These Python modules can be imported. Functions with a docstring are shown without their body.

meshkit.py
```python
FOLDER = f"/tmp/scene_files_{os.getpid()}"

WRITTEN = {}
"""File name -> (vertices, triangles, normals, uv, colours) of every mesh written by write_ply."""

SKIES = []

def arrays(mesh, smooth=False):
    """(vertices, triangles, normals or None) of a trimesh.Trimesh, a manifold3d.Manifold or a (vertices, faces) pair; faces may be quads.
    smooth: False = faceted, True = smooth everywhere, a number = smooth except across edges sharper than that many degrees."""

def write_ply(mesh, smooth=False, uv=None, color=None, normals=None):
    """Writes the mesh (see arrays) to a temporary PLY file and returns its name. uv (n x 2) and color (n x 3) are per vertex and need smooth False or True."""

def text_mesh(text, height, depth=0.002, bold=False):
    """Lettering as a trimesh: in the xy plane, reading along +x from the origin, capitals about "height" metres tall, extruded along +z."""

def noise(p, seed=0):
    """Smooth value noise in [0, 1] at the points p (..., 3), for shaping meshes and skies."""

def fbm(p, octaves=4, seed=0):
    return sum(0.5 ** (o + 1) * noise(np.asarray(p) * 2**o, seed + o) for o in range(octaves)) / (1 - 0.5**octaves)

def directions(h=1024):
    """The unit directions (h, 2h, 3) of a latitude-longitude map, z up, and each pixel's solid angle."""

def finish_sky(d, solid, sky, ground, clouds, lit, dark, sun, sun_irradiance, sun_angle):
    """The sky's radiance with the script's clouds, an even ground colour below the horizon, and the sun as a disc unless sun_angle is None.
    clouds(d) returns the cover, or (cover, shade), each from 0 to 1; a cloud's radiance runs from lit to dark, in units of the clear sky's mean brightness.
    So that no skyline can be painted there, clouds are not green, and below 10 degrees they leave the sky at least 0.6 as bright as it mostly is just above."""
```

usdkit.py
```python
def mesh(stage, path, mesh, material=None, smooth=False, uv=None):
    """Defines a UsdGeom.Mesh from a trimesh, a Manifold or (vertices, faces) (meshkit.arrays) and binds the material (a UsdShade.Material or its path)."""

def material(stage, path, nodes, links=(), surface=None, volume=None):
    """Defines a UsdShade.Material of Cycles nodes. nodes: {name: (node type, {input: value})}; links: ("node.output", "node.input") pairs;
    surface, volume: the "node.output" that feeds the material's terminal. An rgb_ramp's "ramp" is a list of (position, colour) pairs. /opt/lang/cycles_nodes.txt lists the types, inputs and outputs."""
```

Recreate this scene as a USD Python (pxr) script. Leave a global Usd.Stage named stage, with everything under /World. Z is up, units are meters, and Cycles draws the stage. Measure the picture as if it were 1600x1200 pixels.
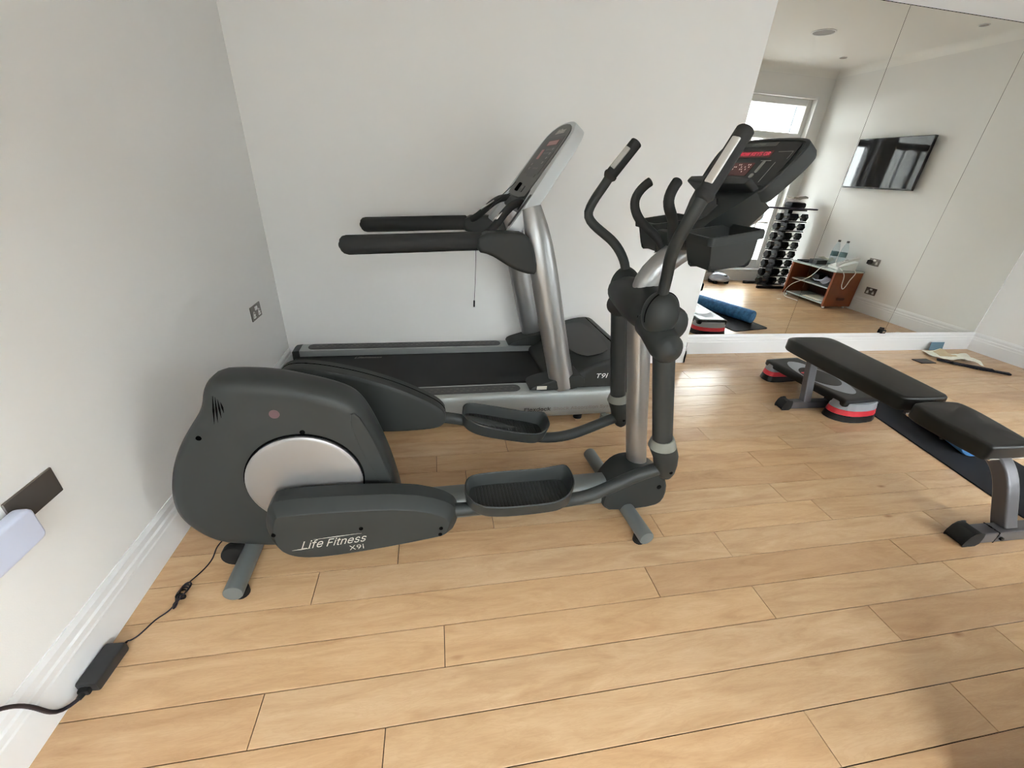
import math, random
import numpy as np, trimesh, mapbox_earcut, usdkit, meshkit
from pxr import Usd, UsdGeom, UsdLux, UsdShade, Gf, Sdf
from scipy.interpolate import CubicSpline

stage = Usd.Stage.CreateInMemory()
UsdGeom.SetStageUpAxis(stage, 'Z'); UsdGeom.SetStageMetersPerUnit(stage, 1.0)
UsdGeom.Xform.Define(stage, '/World'); UsdGeom.Scope.Define(stage, '/World/Looks')

# ---------------------------------------------------------------- camera
cam = UsdGeom.Camera.Define(stage, '/World/camera')
F_PX = 642.0
cam.CreateHorizontalApertureAttr(36.0); cam.CreateVerticalApertureAttr(27.0)
cam.CreateFocalLengthAttr(36.0 * F_PX / 1600.0)
cam.CreateClippingRangeAttr(Gf.Vec2f(0.05, 500))
RV = np.array([-1.08444919, 0.140311469, 0.120653391]); _a = np.linalg.norm(RV); _k = RV / _a
_K = np.array([[0, -_k[2], _k[1]], [_k[2], 0, -_k[0]], [-_k[1], _k[0], 0]])
R = np.eye(3) + math.sin(_a) * _K + (1 - math.cos(_a)) * _K @ _K          # world -> camera
m4 = np.eye(4); m4[:3, :3] = R; m4[3, :3] = (1.08, -3.015, 1.42)          # USD row vectors
cam.AddTransformOp().Set(Gf.Matrix4d(*m4.ravel().tolist()))
cam.CreateExposureAttr(2.16)

# ---------------------------------------------------------------- sky (bright overcast day)
dome = UsdLux.DomeLight.Define(stage, '/World/sky')
dome.CreateIntensityAttr(1.0); dome.CreateColorAttr(Gf.Vec3f(0.95, 0.99, 1.03)); dome.CreateExposureAttr(1.0)

# ---------------------------------------------------------------- helpers
def lin(r, g, b):
    return tuple((c / 255 / 12.92) if c <= 10 else ((c / 255 + 0.055) / 1.055) ** 2.4 for c in (r, g, b))
MATS = {}
def mat(name, nodes, links=(), surface='p.BSDF'):
    MATS[name] = usdkit.material(stage, '/World/Looks/' + name, nodes, links, surface=surface); return name
def plain(name, col, rough=0.5, metal=0.0, bump=0.0, bscale=300.0, var=0.0, vscale=6.0, **kw):
    n = {'p': ('principled_bsdf', {'base_color': col, 'roughness': rough, 'metallic': metal, **kw})}; l = []
    if bump or var: n['t'] = ('texture_coordinate', {})
    if bump:
        n['n'] = ('noise_texture', {'scale': bscale, 'detail': 3.0}); n['b'] = ('bump', {'strength': bump, 'distance': 0.002})
        l += [('t.object', 'n.vector'), ('n.fac', 'b.height'), ('b.normal', 'p.normal')]
    if var:
        n['v'] = ('noise_texture', {'scale': vscale, 'detail': 4.0})
        n['r'] = ('rgb_ramp', {'ramp': [(0.3, tuple(c * (1 - var) for c in col)), (0.7, tuple(min(1, c * (1 + var)) for c in col))]})
        l += [('t.object', 'v.vector'), ('v.fac', 'r.fac'), ('r.color', 'p.base_color')]
    return mat(name, n, l)
used = {}
def path_of(name, parent='/World'):
    k = (parent, name); used[k] = used.get(k, -1) + 1
    return f'{parent}/{name}' + (f'_{used[k]:03d}' if used[k] else '')
def tag(p, label=None, cat=None, group=None, kind=None):
    for k, v in (('label', label), ('category', cat), ('group', group), ('kind', kind)):
        if v: p.SetCustomDataByKey(k, v)
def thing(name, label=None, cat=None, loc=(0, 0, 0), rotz=0.0, group=None, kind=None):
    x = UsdGeom.Xform.Define(stage, path_of(name))
    x.AddTranslateOp().Set(Gf.Vec3d(*map(float, loc)))
    if rotz: x.AddRotateZOp().Set(float(rotz))
    tag(x.GetPrim(), label, cat, group, kind); return x.GetPrim()
def obj(name, mesh, m, parent=None, smooth=30, label=None, cat=None, group=None, kind=None):
    if isinstance(mesh, list): mesh = trimesh.util.concatenate(mesh)
    p = usdkit.mesh(stage, path_of(name, str(parent.GetPath()) if parent is not None else '/World'), mesh, MATS[m], smooth=smooth).GetPrim()
    tag(p, label, cat, group, kind); return p
def struct(name, mesh, m, smooth=30, parent=None):
    return obj(name, mesh, m, parent, smooth, kind=None if parent is not None else 'structure')
def dup(src, loc, rotz=0.0, label=None, group=None):
    d = src.GetCustomData(); nm = src.GetName()
    r = thing(nm, label or d['label'], d['category'], loc, rotz, group or d.get('group'))
    r.GetReferences().AddInternalReference(src.GetPath()); r.SetInstanceable(True); return r

def TM(v, f):
    m = trimesh.Trimesh(np.asarray(v, float), np.asarray(f, int), process=False)
    if m.volume < 0: m.invert()
    return m
def loft(rings, cap=True):
    rings = [np.asarray(r, float) for r in rings]; n = len(rings[0]); v = np.vstack(rings); f = []
    i = np.arange(n); j = (i + 1) % n
    for k in range(len(rings) - 1):
        a, b = k * n, (k + 1) * n
        f += [np.c_[a + i, a + j, b + j], np.c_[a + i, b + j, b + i]]
    if cap:
        v = np.vstack([v, rings[0].mean(0), rings[-1].mean(0)]); c0, c1 = len(v) - 2, len(v) - 1; e = (len(rings) - 1) * n
        f += [np.c_[np.full(n, c0), j, i], np.c_[np.full(n, c1), e + i, e + j]]
    return TM(v, np.vstack(f))
def poly(pts, it=2, n=None):
    p = np.asarray(pts, float)
    for _ in range(it):
        q = np.roll(p, -1, 0); p = np.stack([.75 * p + .25 * q, .25 * p + .75 * q], 1).reshape(-1, 2)
    if n:
        c = np.vstack([p, p[:1]]); s = np.r_[0, np.cumsum(np.linalg.norm(np.diff(c, axis=0), axis=1))]
        t = np.linspace(0, s[-1], n, endpoint=False); p = np.c_[np.interp(t, s, c[:, 0]), np.interp(t, s, c[:, 1])]
    x, y = p.T
    if np.sum(x * np.roll(y, -1) - y * np.roll(x, -1)) < 0: p = p[::-1]
    return p
def inset(p, d):
    e = np.roll(p, -1, 0) - p; e /= np.maximum(np.linalg.norm(e, axis=1, keepdims=True), 1e-9)
    nrm = np.c_[-e[:, 1], e[:, 0]]; a = nrm + np.roll(nrm, 1, 0)
    a /= np.maximum((a ** 2).sum(1, keepdims=True), .4) / 2
    return p + a * d
AX = {'y': lambda a, b, w: np.c_[a, w, b], 'z': lambda a, b, w: np.c_[a, b, w], 'x': lambda a, b, w: np.c_[w, a, b]}
def shell(p, prof, axis='y'):
    """A closed outline carried through (inset, position) steps along the axis, with flat caps."""
    g = AX[axis]; rings = []
    for d, w in prof:
        q = inset(p, d) if d else p
        rings.append(g(q[:, 0], q[:, 1], np.full(len(q), w)))
    n = len(p); v = np.vstack(rings); i = np.arange(n); j = (i + 1) % n; f = []
    for k in range(len(rings) - 1):
        a, b = k * n, (k + 1) * n
        f += [np.c_[a + i, a + j, b + j], np.c_[a + i, b + j, b + i]]
    for k, s in ((0, -1), (len(rings) - 1, 1)):
        d = prof[k][0]; q = inset(p, d) if d else p
        t = mapbox_earcut.triangulate_float64(np.ascontiguousarray(q), np.array([n])).reshape(-1, 3).astype(int) + k * n
        tv = v[t]; up = np.cross(tv[:, 1] - tv[:, 0], tv[:, 2] - tv[:, 0]).sum(0); ax = {'x': 0, 'y': 1, 'z': 2}[axis]
        want = np.sign(prof[-1][1] - prof[0][1]) * s
        f.append(t if up[ax] * want > 0 else t[:, ::-1])
    # side winding to agree with caps
    m = trimesh.Trimesh(v, np.vstack(f[:-2] + f[-2:]), process=False)
    side = trimesh.Trimesh(v, np.vstack(f[:-2]), process=False); c = v.mean(0)
    s = ((side.triangles_center - c) * side.face_normals * side.area_faces[:, None]).sum()
    if s < 0: m = trimesh.Trimesh(v, np.vstack([x[:, ::-1] for x in f[:-2]] + f[-2:]), process=False)
    return m
def bev(r, a, b, k=3):
    """Profile from a to b with rounded rims of radius r."""
    s = 1 if b > a else -1; t = np.linspace(0, math.pi / 2, k + 1)
    lo = [(r * (1 - math.sin(x)), a + s * r * (1 - math.cos(x))) for x in t]
    return lo + [(d, a + b - w) for d, w in lo[::-1]]
def rrect(w, h, r, k=4, cx=0, cy=0):
    p = []
    for q, (sx, sy) in enumerate(((1, 1), (-1, 1), (-1, -1), (1, -1))):
        for t in np.linspace(0, math.pi / 2, k + 1):
            p.append((cx + sx * (w / 2 - r) + r * math.cos(t + q * math.pi / 2), cy + sy * (h / 2 - r) + r * math.sin(t + q * math.pi / 2)))
    return np.array(p)
def rbox(c, s, r=0.004, k=2):
    r = min(r, min(s) / 2.01)
    m = shell(rrect(s[0], s[1], r, k), bev(r, -s[2] / 2, s[2] / 2, k), 'z'); m.apply_translation(c); return m
def box(x0, x1, y0, y1, z0, z1):
    return trimesh.creation.box(bounds=[[x0, y0, z0], [x1, y1, z1]])
def frame_of(d, up=(0, 0, 1)):
    d = np.asarray(d, float); d = d / np.linalg.norm(d); up = np.asarray(up, float)
    if abs(d @ up) > .98: up = np.array([1., 0, 0])
    s = np.cross(d, up); s /= np.linalg.norm(s); return d, s, np.cross(s, d)
def bar(p, q, w, h, r=0.004, up=(0, 0, 1)):
    """A round-edged bar from p to q, w wide and h high."""
    p, q = np.asarray(p, float), np.asarray(q, float); d, s, u = frame_of(q - p, up)
    m = rbox((0, 0, 0), (np.linalg.norm(q - p), w, h), r); T = np.eye(4)
    T[:3, 0], T[:3, 1], T[:3, 2], T[:3, 3] = d, -s, u, (p + q) / 2; m.apply_transform(T); return m
def curve(pts, n=24):
    p = np.asarray(pts, float); t = np.r_[0, np.cumsum(np.linalg.norm(np.diff(p, axis=0), axis=1))]
    return CubicSpline(t, p)(np.linspace(0, t[-1], n))
def tube(path, r, n=16, ry=None, up=(0, 1, 0), dome=True):
    P = np.asarray(path, float); k = len(P); r = np.broadcast_to(np.asarray(r, float), (k,)); ry = r if ry is None else np.broadcast_to(np.asarray(ry, float), (k,))
    T = np.gradient(P, axis=0); T /= np.linalg.norm(T, axis=1, keepdims=True); U = np.asarray(up, float)
    th = np.linspace(0, 2 * math.pi, n, endpoint=False); rings = []
    def ring(c, t, a, b):
        nonlocal U
        U = U - (U @ t) * t
        if np.linalg.norm(U) < .05: U = np.cross(t, [.31, .5, .81])
        U = U / np.linalg.norm(U); V = np.cross(t, U)
        return c + a * np.cos(th)[:, None] * U + b * np.sin(th)[:, None] * V
    if dome:
        for e in (.1, .5, .85): rings.append(ring(P[0] - T[0] * r[0] * .35 * math.sqrt(1 - e * e), T[0], r[0] * e, ry[0] * e))
    for i in range(k): rings.append(ring(P[i], T[i], r[i], ry[i]))
    if dome:
        for e in (.85, .5, .1): rings.append(ring(P[-1] + T[-1] * r[-1] * .35 * math.sqrt(1 - e * e), T[-1], r[-1] * e, ry[-1] * e))
    return loft(rings)
def cyl(p, q, r, n=20, r2=None, b=0.0):
    p, q = np.asarray(p, float), np.asarray(q, float); r2 = r if r2 is None else r2; d = (q - p) / np.linalg.norm(q - p)
    if b: return tube([p, p + d * b * .3, p + d * b, q - d * b, q - d * b * .3, q], [r - b, r - b * .3, r, r2, r2 - b * .3, r2 - b], n, dome=False)
    return tube([p, q], [r, r2], n, dome=False)
def lathe(prof, n=24, c=(0, 0, 0)):
    th = np.linspace(0, 2 * math.pi, n, endpoint=False)
    m = loft([np.c_[r * np.cos(th), r * np.sin(th), np.full(n, z)] for r, z in prof]); m.apply_translation(c); return m
def ball(c, s, n=2):
    m = trimesh.creation.icosphere(n, 1.0); m.apply_scale(s); m.apply_translation(c); return m
def place(m, o, X, Y):
    X = np.asarray(X, float) / np.linalg.norm(X); Y = np.asarray(Y, float) / np.linalg.norm(Y); T = np.eye(4)
    T[:3, 0], T[:3, 1], T[:3, 2], T[:3, 3] = X, Y, np.cross(X, Y), o; m = m.copy(); m.apply_transform(T); return m
def text(s, h, o, X, Y, depth=0.0008, bold=False, shear=0.0, squash=1.0):
    m = meshkit.text_mesh(s, h, depth, bold)
    m.vertices[:, 0] = m.vertices[:, 0] * squash + shear * m.vertices[:, 1]; return place(m, o, X, Y)
FRONT = ((1, 0, 0), (0, 0, 1))                                            # lettering that faces -y
rnd = random.Random(7)

# ---------------------------------------------------------------- materials
plain('wall_paint', (.79, .78, .76), .75, bump=.12, bscale=260)
plain('ceiling_paint', (.85, .84, .81), .85, bump=.06, bscale=200)
plain('white_gloss', (.77, .77, .77), .34)
plain('grout_dark', (.03, .022, .015), .9)
plain('joint_brown', (.10, .06, .035), .9)
plain('machine_grey', lin(49, 52, 51), .46, bump=.10, bscale=700, specular_ior_level=.3)
plain('machine_dark', lin(45, 48, 47), .5, bump=.12, bscale=700, specular_ior_level=.3)
plain('rubber_black', (.012, .012, .012), .6, bump=.15, bscale=500, specular_ior_level=.22)
plain('hole_black', (.003, .003, .003), .9, specular_ior_level=0.0)
plain('grip_black', lin(40, 41, 41), .65, bump=.25, bscale=400, specular_ior_level=.3)
plain('grey_paint', lin(112, 117, 116), .4, metal=.25, bump=.05, bscale=500)
plain('silver_paint', (.36, .36, .355), .32, metal=.75, bump=.03, bscale=900)
plain('silver_soft', (.52, .54, .55), .42, metal=.35)
plain('rail_silver', lin(160, 164, 162), .38, metal=.45)
plain('disc_silver', (.34, .335, .33), .42, metal=.7, bump=.03, bscale=900)
plain('bright_trim', (.75, .75, .74), .22, metal=.9)
plain('collar_grey', lin(122, 123, 115), .5)
plain('belt_black', (.013, .013, .013), .55, bump=.3, bscale=600, specular_ior_level=.22)
plain('tread_strip', lin(74, 75, 75), .7, bump=.5, bscale=350)
plain('panel_black', lin(40, 41, 40), .35, specular_ior_level=.3)
plain('panel_grey', lin(74, 74, 70), .45)
plain('vinyl_black', (.013, .013, .012), .34, bump=.25, bscale=260, specular_ior_level=.22)
plain('gunmetal', lin(92, 90, 92), .36, metal=.55, bump=.06, bscale=600)
plain('step_grey', lin(132, 134, 138), .55)
plain('step_red', (.55, .018, .03), .45)
plain('step_black', (.013, .013, .013), .3, specular_ior_level=.22)
plain('mat_black', (.009, .0095, .012), .75, bump=.3, bscale=220, specular_ior_level=.25)
plain('foam_blue', lin(66, 124, 178), .75, var=.35, vscale=28, bump=.2, bscale=200)
plain('steel_plate', lin(128, 122, 116), .33, metal=.7, bump=.05, bscale=400)
plain('white_plastic', lin(226, 226, 222), .4)
plain('pale_blue_plastic', lin(206, 212, 232), .4)
plain('cable_black', (.014, .010, .016), .45)
plain('adapter_black', (.02, .021, .022), .42, bump=.06, bscale=500)
plain('led_dark_red', (.09, .012, .012), .3)
plain('pink_panel', lin(176, 120, 112), .4)
plain('key_grey', lin(126, 126, 120), .45)
plain('logo_silver', lin(190, 186, 178), .4, metal=.2)
plain('print_dark', lin(62, 60, 58), .6)
plain('print_grey', lin(138, 132, 126), .6)
plain('sticker_pink', lin(96, 72, 76), .6)
plain('sticker_white', lin(214, 210, 196), .6)
plain('tv_body', (.008, .008, .009), .35)
plain('tv_screen', (.006, .006, .008), .04)
plain('wood_red', lin(124, 64, 32), .35, var=.18, vscale=7)
plain('wood_inside', lin(70, 30, 18), .5)
plain('rack_black', (.010, .010, .011), .4, specular_ior_level=.22)
plain('dumbbell_black', (.008, .008, .009), .5, specular_ior_level=.22)
plain('dumbbell_shine', lin(150, 160, 176), .4)
plain('chrome', (.85, .84, .80), .2, metal=1.0)
plain('bar_purple', (.025, .015, .045), .3)
plain('cloth_grey', lin(160, 152, 142), .9, bump=.4, bscale=200)
plain('gadget_silver', lin(186, 192, 206), .3, metal=.4)
plain('paper_white', lin(226, 222, 206), .7, var=.06, vscale=20)
plain('paper_tan', lin(196, 176, 140), .7)
plain('card_blue', lin(96, 128, 146), .5)
plain('strap_black', (.010, .010, .016), .7, specular_ior_level=.22)
plain('booklet_brown', (.035, .026, .024), .5)
plain('bottle_label', lin(94, 122, 124), .5)
plain('shelf_glass', lin(176, 188, 186), .2)
plain('lamp_grey', lin(150, 146, 140), .6)
plain('stone', (.30, .295, .28), .8, var=.1, vscale=.8)
plain('street', (.12, .12, .12), .9)
plain('dark_glass', (.02, .025, .03), .08)
plain('tray_dark', lin(48, 50, 50), .5, bump=.1, bscale=500, specular_ior_level=.3)
mat('mirror', {'p': ('principled_bsdf', {'base_color': (.86, .86, .82), 'metallic': 1.0, 'roughness': 0.0})})
mat('led_red', {'p': ('principled_bsdf', {'base_color': (.4, .01, .03), 'roughness': .4, 'emission_color': (1.0, .05, .12), 'emission_strength': .16})})
mat('led_pale', {'p': ('principled_bsdf', {'base_color': (.7, .5, .45), 'roughness': .4, 'emission_color': (1.0, .7, .6), 'emission_strength': .12})})
mat('window_glass', {'t': ('transparent_bsdf', {'color': (.95, .97, .97)}), 'g': ('glossy_bsdf', {'color': (1, 1, 1), 'roughness': 0.0}), 'w': ('layer_weight', {'blend': .5}), 'q': ('math', {'math_type': 'power', 'value2': 5.0}), 'f': ('math', {'math_type': 'multiply_add', 'value2': .95, 'value3': .045}), 'm': ('mix_closure', {})},
    [('w.facing', 'q.value1'), ('q.value', 'f.value1'), ('f.value', 'm.fac'), ('t.BSDF', 'm.closure1'), ('g.BSDF', 'm.closure2')], surface='m.closure')
mat('clear_plastic', {'t': ('transparent_bsdf', {'color': (.86, .90, .92)}), 'g': ('glossy_bsdf', {'color': (.9, .95, 1), 'roughness': 0.08}), 'w': ('layer_weight', {'blend': .5}), 'q': ('math', {'math_type': 'power', 'value2': 5.0}), 'f': ('math', {'math_type': 'multiply_add', 'value2': .95, 'value3': .045}), 'm': ('mix_closure', {})},
    [('w.facing', 'q.value1'), ('q.value', 'f.value1'), ('f.value', 'm.fac'), ('t.BSDF', 'm.closure1'), ('g.BSDF', 'm.closure2')], surface='m.closure')
mat('net', {'t': ('transparent_bsdf', {'color': (.9, .9, .9)}), 'g': ('translucent_bsdf', {'color': (.85, .86, .86)}), 'm': ('mix_closure', {'fac': .72})}, [('t.BSDF', 'm.closure1'), ('g.BSDF', 'm.closure2')], surface='m.closure')
def wood(name, a, b, c):
    """Pale maple: long soft grain, faint flame figure and a few knots, shifted at random from board to board."""
    return mat(name, {
        't': ('texture_coordinate', {}), 'o': ('object_info', {}), 'k': ('math', {'math_type': 'multiply', 'value2': 37.0}), 'cx': ('combine_xyz', {}),
        'ad': ('vector_math', {'math_type': 'add'}), 'm1': ('mapping', {'scale': (1.3, 7.0, 1.0)}), 'n1': ('noise_texture', {'scale': 2.0, 'detail': 4.0, 'roughness': .55, 'distortion': 1.6}),
        'm2': ('mapping', {'scale': (3.0, 22.0, 1.0)}), 'n2': ('noise_texture', {'scale': 2.0, 'detail': 4.0, 'roughness': .65, 'distortion': 2.6}),
        'm3': ('mapping', {'scale': (2.2, 5.5, 1.0)}), 'v': ('voronoi_texture', {'scale': 1.0}), 'kr': ('rgb_ramp', {'ramp': [(0, (.34, .22, .14)), (.025, (.62, .50, .40)), (.07, (1, 1, 1)), (1, (1, 1, 1))]}),
        'r1': ('rgb_ramp', {'ramp': [(.25, c), (.5, a), (.75, b)]}), 'r2': ('rgb_ramp', {'ramp': [(.40, (1, 1, 1)), (.50, (.90, .87, .83)), (.56, (1, 1, 1))]}),
        'x1': ('mix_color', {'blend_type': 'multiply', 'fac': .55}), 'x2': ('mix_color', {'blend_type': 'multiply', 'fac': .8}),
        'b': ('bump', {'strength': .05, 'distance': .002}), 'p': ('principled_bsdf', {'roughness': .27, 'specular_ior_level': .6})},
        [('o.random', 'k.value1'), ('k.value', 'cx.x'), ('k.value', 'cx.y'), ('t.object', 'ad.vector1'), ('cx.vector', 'ad.vector2'), ('ad.vector', 'm1.vector'), ('ad.vector', 'm2.vector'), ('ad.vector', 'm3.vector'),
         ('m1.vector', 'n1.vector'), ('m2.vector', 'n2.vector'), ('m3.vector', 'v.vector'), ('n1.fac', 'r1.fac'), ('n2.fac', 'r2.fac'), ('v.distance', 'kr.fac'),
         ('r1.color', 'x1.a'), ('r2.color', 'x1.b'), ('x1.result', 'x2.a'), ('kr.color', 'x2.b'), ('x2.result', 'p.base_color'), ('n1.fac', 'b.height'), ('b.normal', 'p.normal')])
TONES = ((1.0, 1.0, 1.0), (1.07, 1.05, 1.02), (.93, .89, .86), (.99, .95, .91), (1.03, 1.04, 1.06))
WOODS = [wood(f'maple_{i}', *(tuple(np.array(c) * np.array(t) * .97) for c in ((.57, .375, .208), (.63, .432, .255), (.475, .295, .152)))) for i, t in enumerate(TONES)]

# ---------------------------------------------------------------- the room
XR, YB, YM, YW, ZC = 6.63, 0.0, 0.181, -2.80, 2.88       # right wall, back wall, mirror face, window wall, ceiling
XE, YE = 2.42, -5.00                                     # deeper bay at the camera, out of view, shaped for its window light
struct('wall_left', box(-.12, 0, YE - .1, .6, -.05, ZC), 'wall_paint')
struct('wall_back', box(0, 3.195, 0, .6, -.05, ZC), 'wall_paint')
struct('wall_mirror', box(3.195, XR + .12, YM + .007, .6, -.05, ZC), 'wall_paint')
struct('wall_right', box(XR, XR + .12, YW - .35, YM + .007, -.05, ZC), 'wall_paint')
struct('ceiling', box(-.12, XR + .12, YE - .35, .6, ZC, ZC + .1), 'ceiling_paint')
WT = .22
W1, W2, UNSEEN_W3 = (5.36, 6.43), (3.92, 5.05), (.30, 2.05)  # the last, in the bay, is out of view, placed to light the back wall
UNSEEN_W4 = (-3.80, -3.02)  # side window out of view, placed to light the left wall
UNSEEN_W5 = (2.70, 3.52)  # narrow rear window out of view, placed to brighten the middle of the floor
WZ0, WZ1 = .16, 2.545
def pierced(x0, x1, holes, y0, y1, z0, z1):
    m, at = [], x0
    for a, b in holes:
        m += [box(at, a, y0, y1, -.05, ZC), box(a, b, y0, y1, -.05, z0), box(a, b, y0, y1, z1, ZC)]; at = b
    return m + [box(at, x1, y0, y1, -.05, ZC)]
struct('wall_rear', pierced(XE + .001, XR + .12, (UNSEEN_W5, W2, W1), YW - WT, YW, WZ0, WZ1), 'wall_paint')
WB = .14
struct('wall_bay_side', [box(XE, XE + WB, YE - .1, UNSEEN_W4[0], -.05, ZC), box(XE, XE + WB, UNSEEN_W4[1], YW - .01, -.05, ZC), box(XE, XE + WB, *UNSEEN_W4, -.05, WZ0), box(XE, XE + WB, *UNSEEN_W4, WZ1, ZC)], 'wall_paint')  # unseen wall, set here to carry the window that lights the left wall
struct('wall_bay', pierced(-.12, XE + .14, (UNSEEN_W3,), YE - .14, YE, WZ0, WZ1), 'wall_paint')  # unseen end of the bay, carries the window that lights the back wall
SK = np.array([(0, 0), (.017, 0), (.017, .112), (.0145, .118), (.0145, .138), (.010, .145), (.010, .168), (.0065, .176), (.004, .185), (0, .185)])
def skirting(name, p, q, nrm):
    p, q, nrm = np.array(p, float), np.array(q, float), np.array(nrm, float)
    r = [np.c_[np.outer(SK[:, 0], nrm) + e, SK[:, 1]] for e in (p, q)]
    struct(name, loft(r), 'white_gloss', smooth=20)
skirting('baseboard_left', (0, YE), (0, 0), (1, 0)); skirting('baseboard_back', (0, 0), (3.212, 0), (0, -1))
skirting('baseboard_return', (3.195, -.017), (3.195, YM), (1, 0)); skirting('baseboard_mirror', (3.195, YM), (XR, YM), (0, -1))
skirting('baseboard_right', (XR, YW), (XR, YM), (-1, 0))
for a, b in ((XE, UNSEEN_W5[0]), (UNSEEN_W5[0], UNSEEN_W5[1]), (UNSEEN_W5[1], W2[0]), (W2[0], W2[1]), (W2[1], W1[0]), (W1[0], W1[1]), (W1[1], XR)):
    skirting('baseboard_rear', (a, YW), (b, YW), (0, 1))
def coving(name, p, q, nrm):
    c = .085; t = np.linspace(0, math.pi / 2, 8); prof = np.r_[[(0, 0)], np.c_[c * (1 - np.sin(t)), -c * (1 - np.cos(t))]]
    p, q, nrm = np.array(p, float), np.array(q, float), np.array(nrm, float)
    struct(name, loft([np.c_[np.outer(prof[:, 0], nrm) + e, prof[:, 1] + ZC] for e in (p, q)]), 'ceiling_paint', smooth=40)
coving('trim_1', (XR, YW), (XR, YM), (-1, 0)); coving('trim_2', (XE, YW), (XR, YW), (0, 1))

def window(name, c, rotz, wd, z0, z1, net=False, dp=.16):
    """A tall painted window set in a deep reveal: top light, mullion, glazing bars and panes. c: middle of its opening in the wall's inner face."""
    w = thing(name, kind='structure', loc=(*c, 0), rotz=rotz); yo = -dp; f = 'white_gloss'; x0, x1, y = -wd / 2, wd / 2, 0.0
    for a, b in ((x0, x0 + .07), (x1 - .07, x1)): obj('jamb', rbox(((a + b) / 2, yo, (z0 + z1) / 2), (b - a, .09, z1 - z0), .006), f, w)
    obj('head', rbox((0, yo, z1 - .04), (x1 - x0 - .14, .09, .08), .006), f, w)
    zt = z1 - .46
    obj('transom', rbox((0, yo, zt), (x1 - x0 - .14, .11, .09), .012), f, w)
    obj('sill', rbox((0, (.02 - dp) / 2 - .01, z0 + .012), (x1 - x0, dp + .06, .03), .008), f, w)
    obj('bottom_rail', rbox((0, yo, z0 + .10), (x1 - x0 - .14, .07, .14), .008), f, w)
    obj('mullion', rbox((0, yo, (z0 + .17 + zt - .045) / 2), (.07, .07, zt - .045 - z0 - .17), .008), f, w)
    zb = [z0 + .17 + (zt - .045 - z0 - .17) * k / 3 for k in range(4)]
    for k in (1, 2):
        for a, b in ((x0 + .07, -.035), (.035, x1 - .07)): obj('glazing_bar', box(a, b, yo - .012, yo + .012, zb[k] - .01, zb[k] + .01), f, w)
    for a, b in ((x0 + .07, -.035), (.035, x1 - .07)):
        obj('glazing_bar', box((a + b) / 2 - .01, (a + b) / 2 + .01, yo - .012, yo + .012, z0 + .17, zt - .045), f, w)
        obj('pane', box(a, b, yo - .003, yo + .003, z0 + .17, zt - .045), 'window_glass', w)
    obj('pane', box(x0 + .07, x1 - .07, yo - .003, yo + .003, zt + .045, z1 - .08), 'window_glass', w)
    if net: obj('net_curtain', box(x0 + .05, x1 - .05, yo - .062, yo - .060, z0 + .05, z1 - .05), 'net', w, smooth=False)  # unseen net, dims the daylight from the narrow rear window
    for a, b, c_, d in ((x0 - .035, x0, z0, z1 + .035), (x1, x1 + .035, z0, z1 + .035), (x0, x1, z1, z1 + .035)):
        obj('architrave', box(a, b, y, y + .012, c_, d), f, w)
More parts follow.
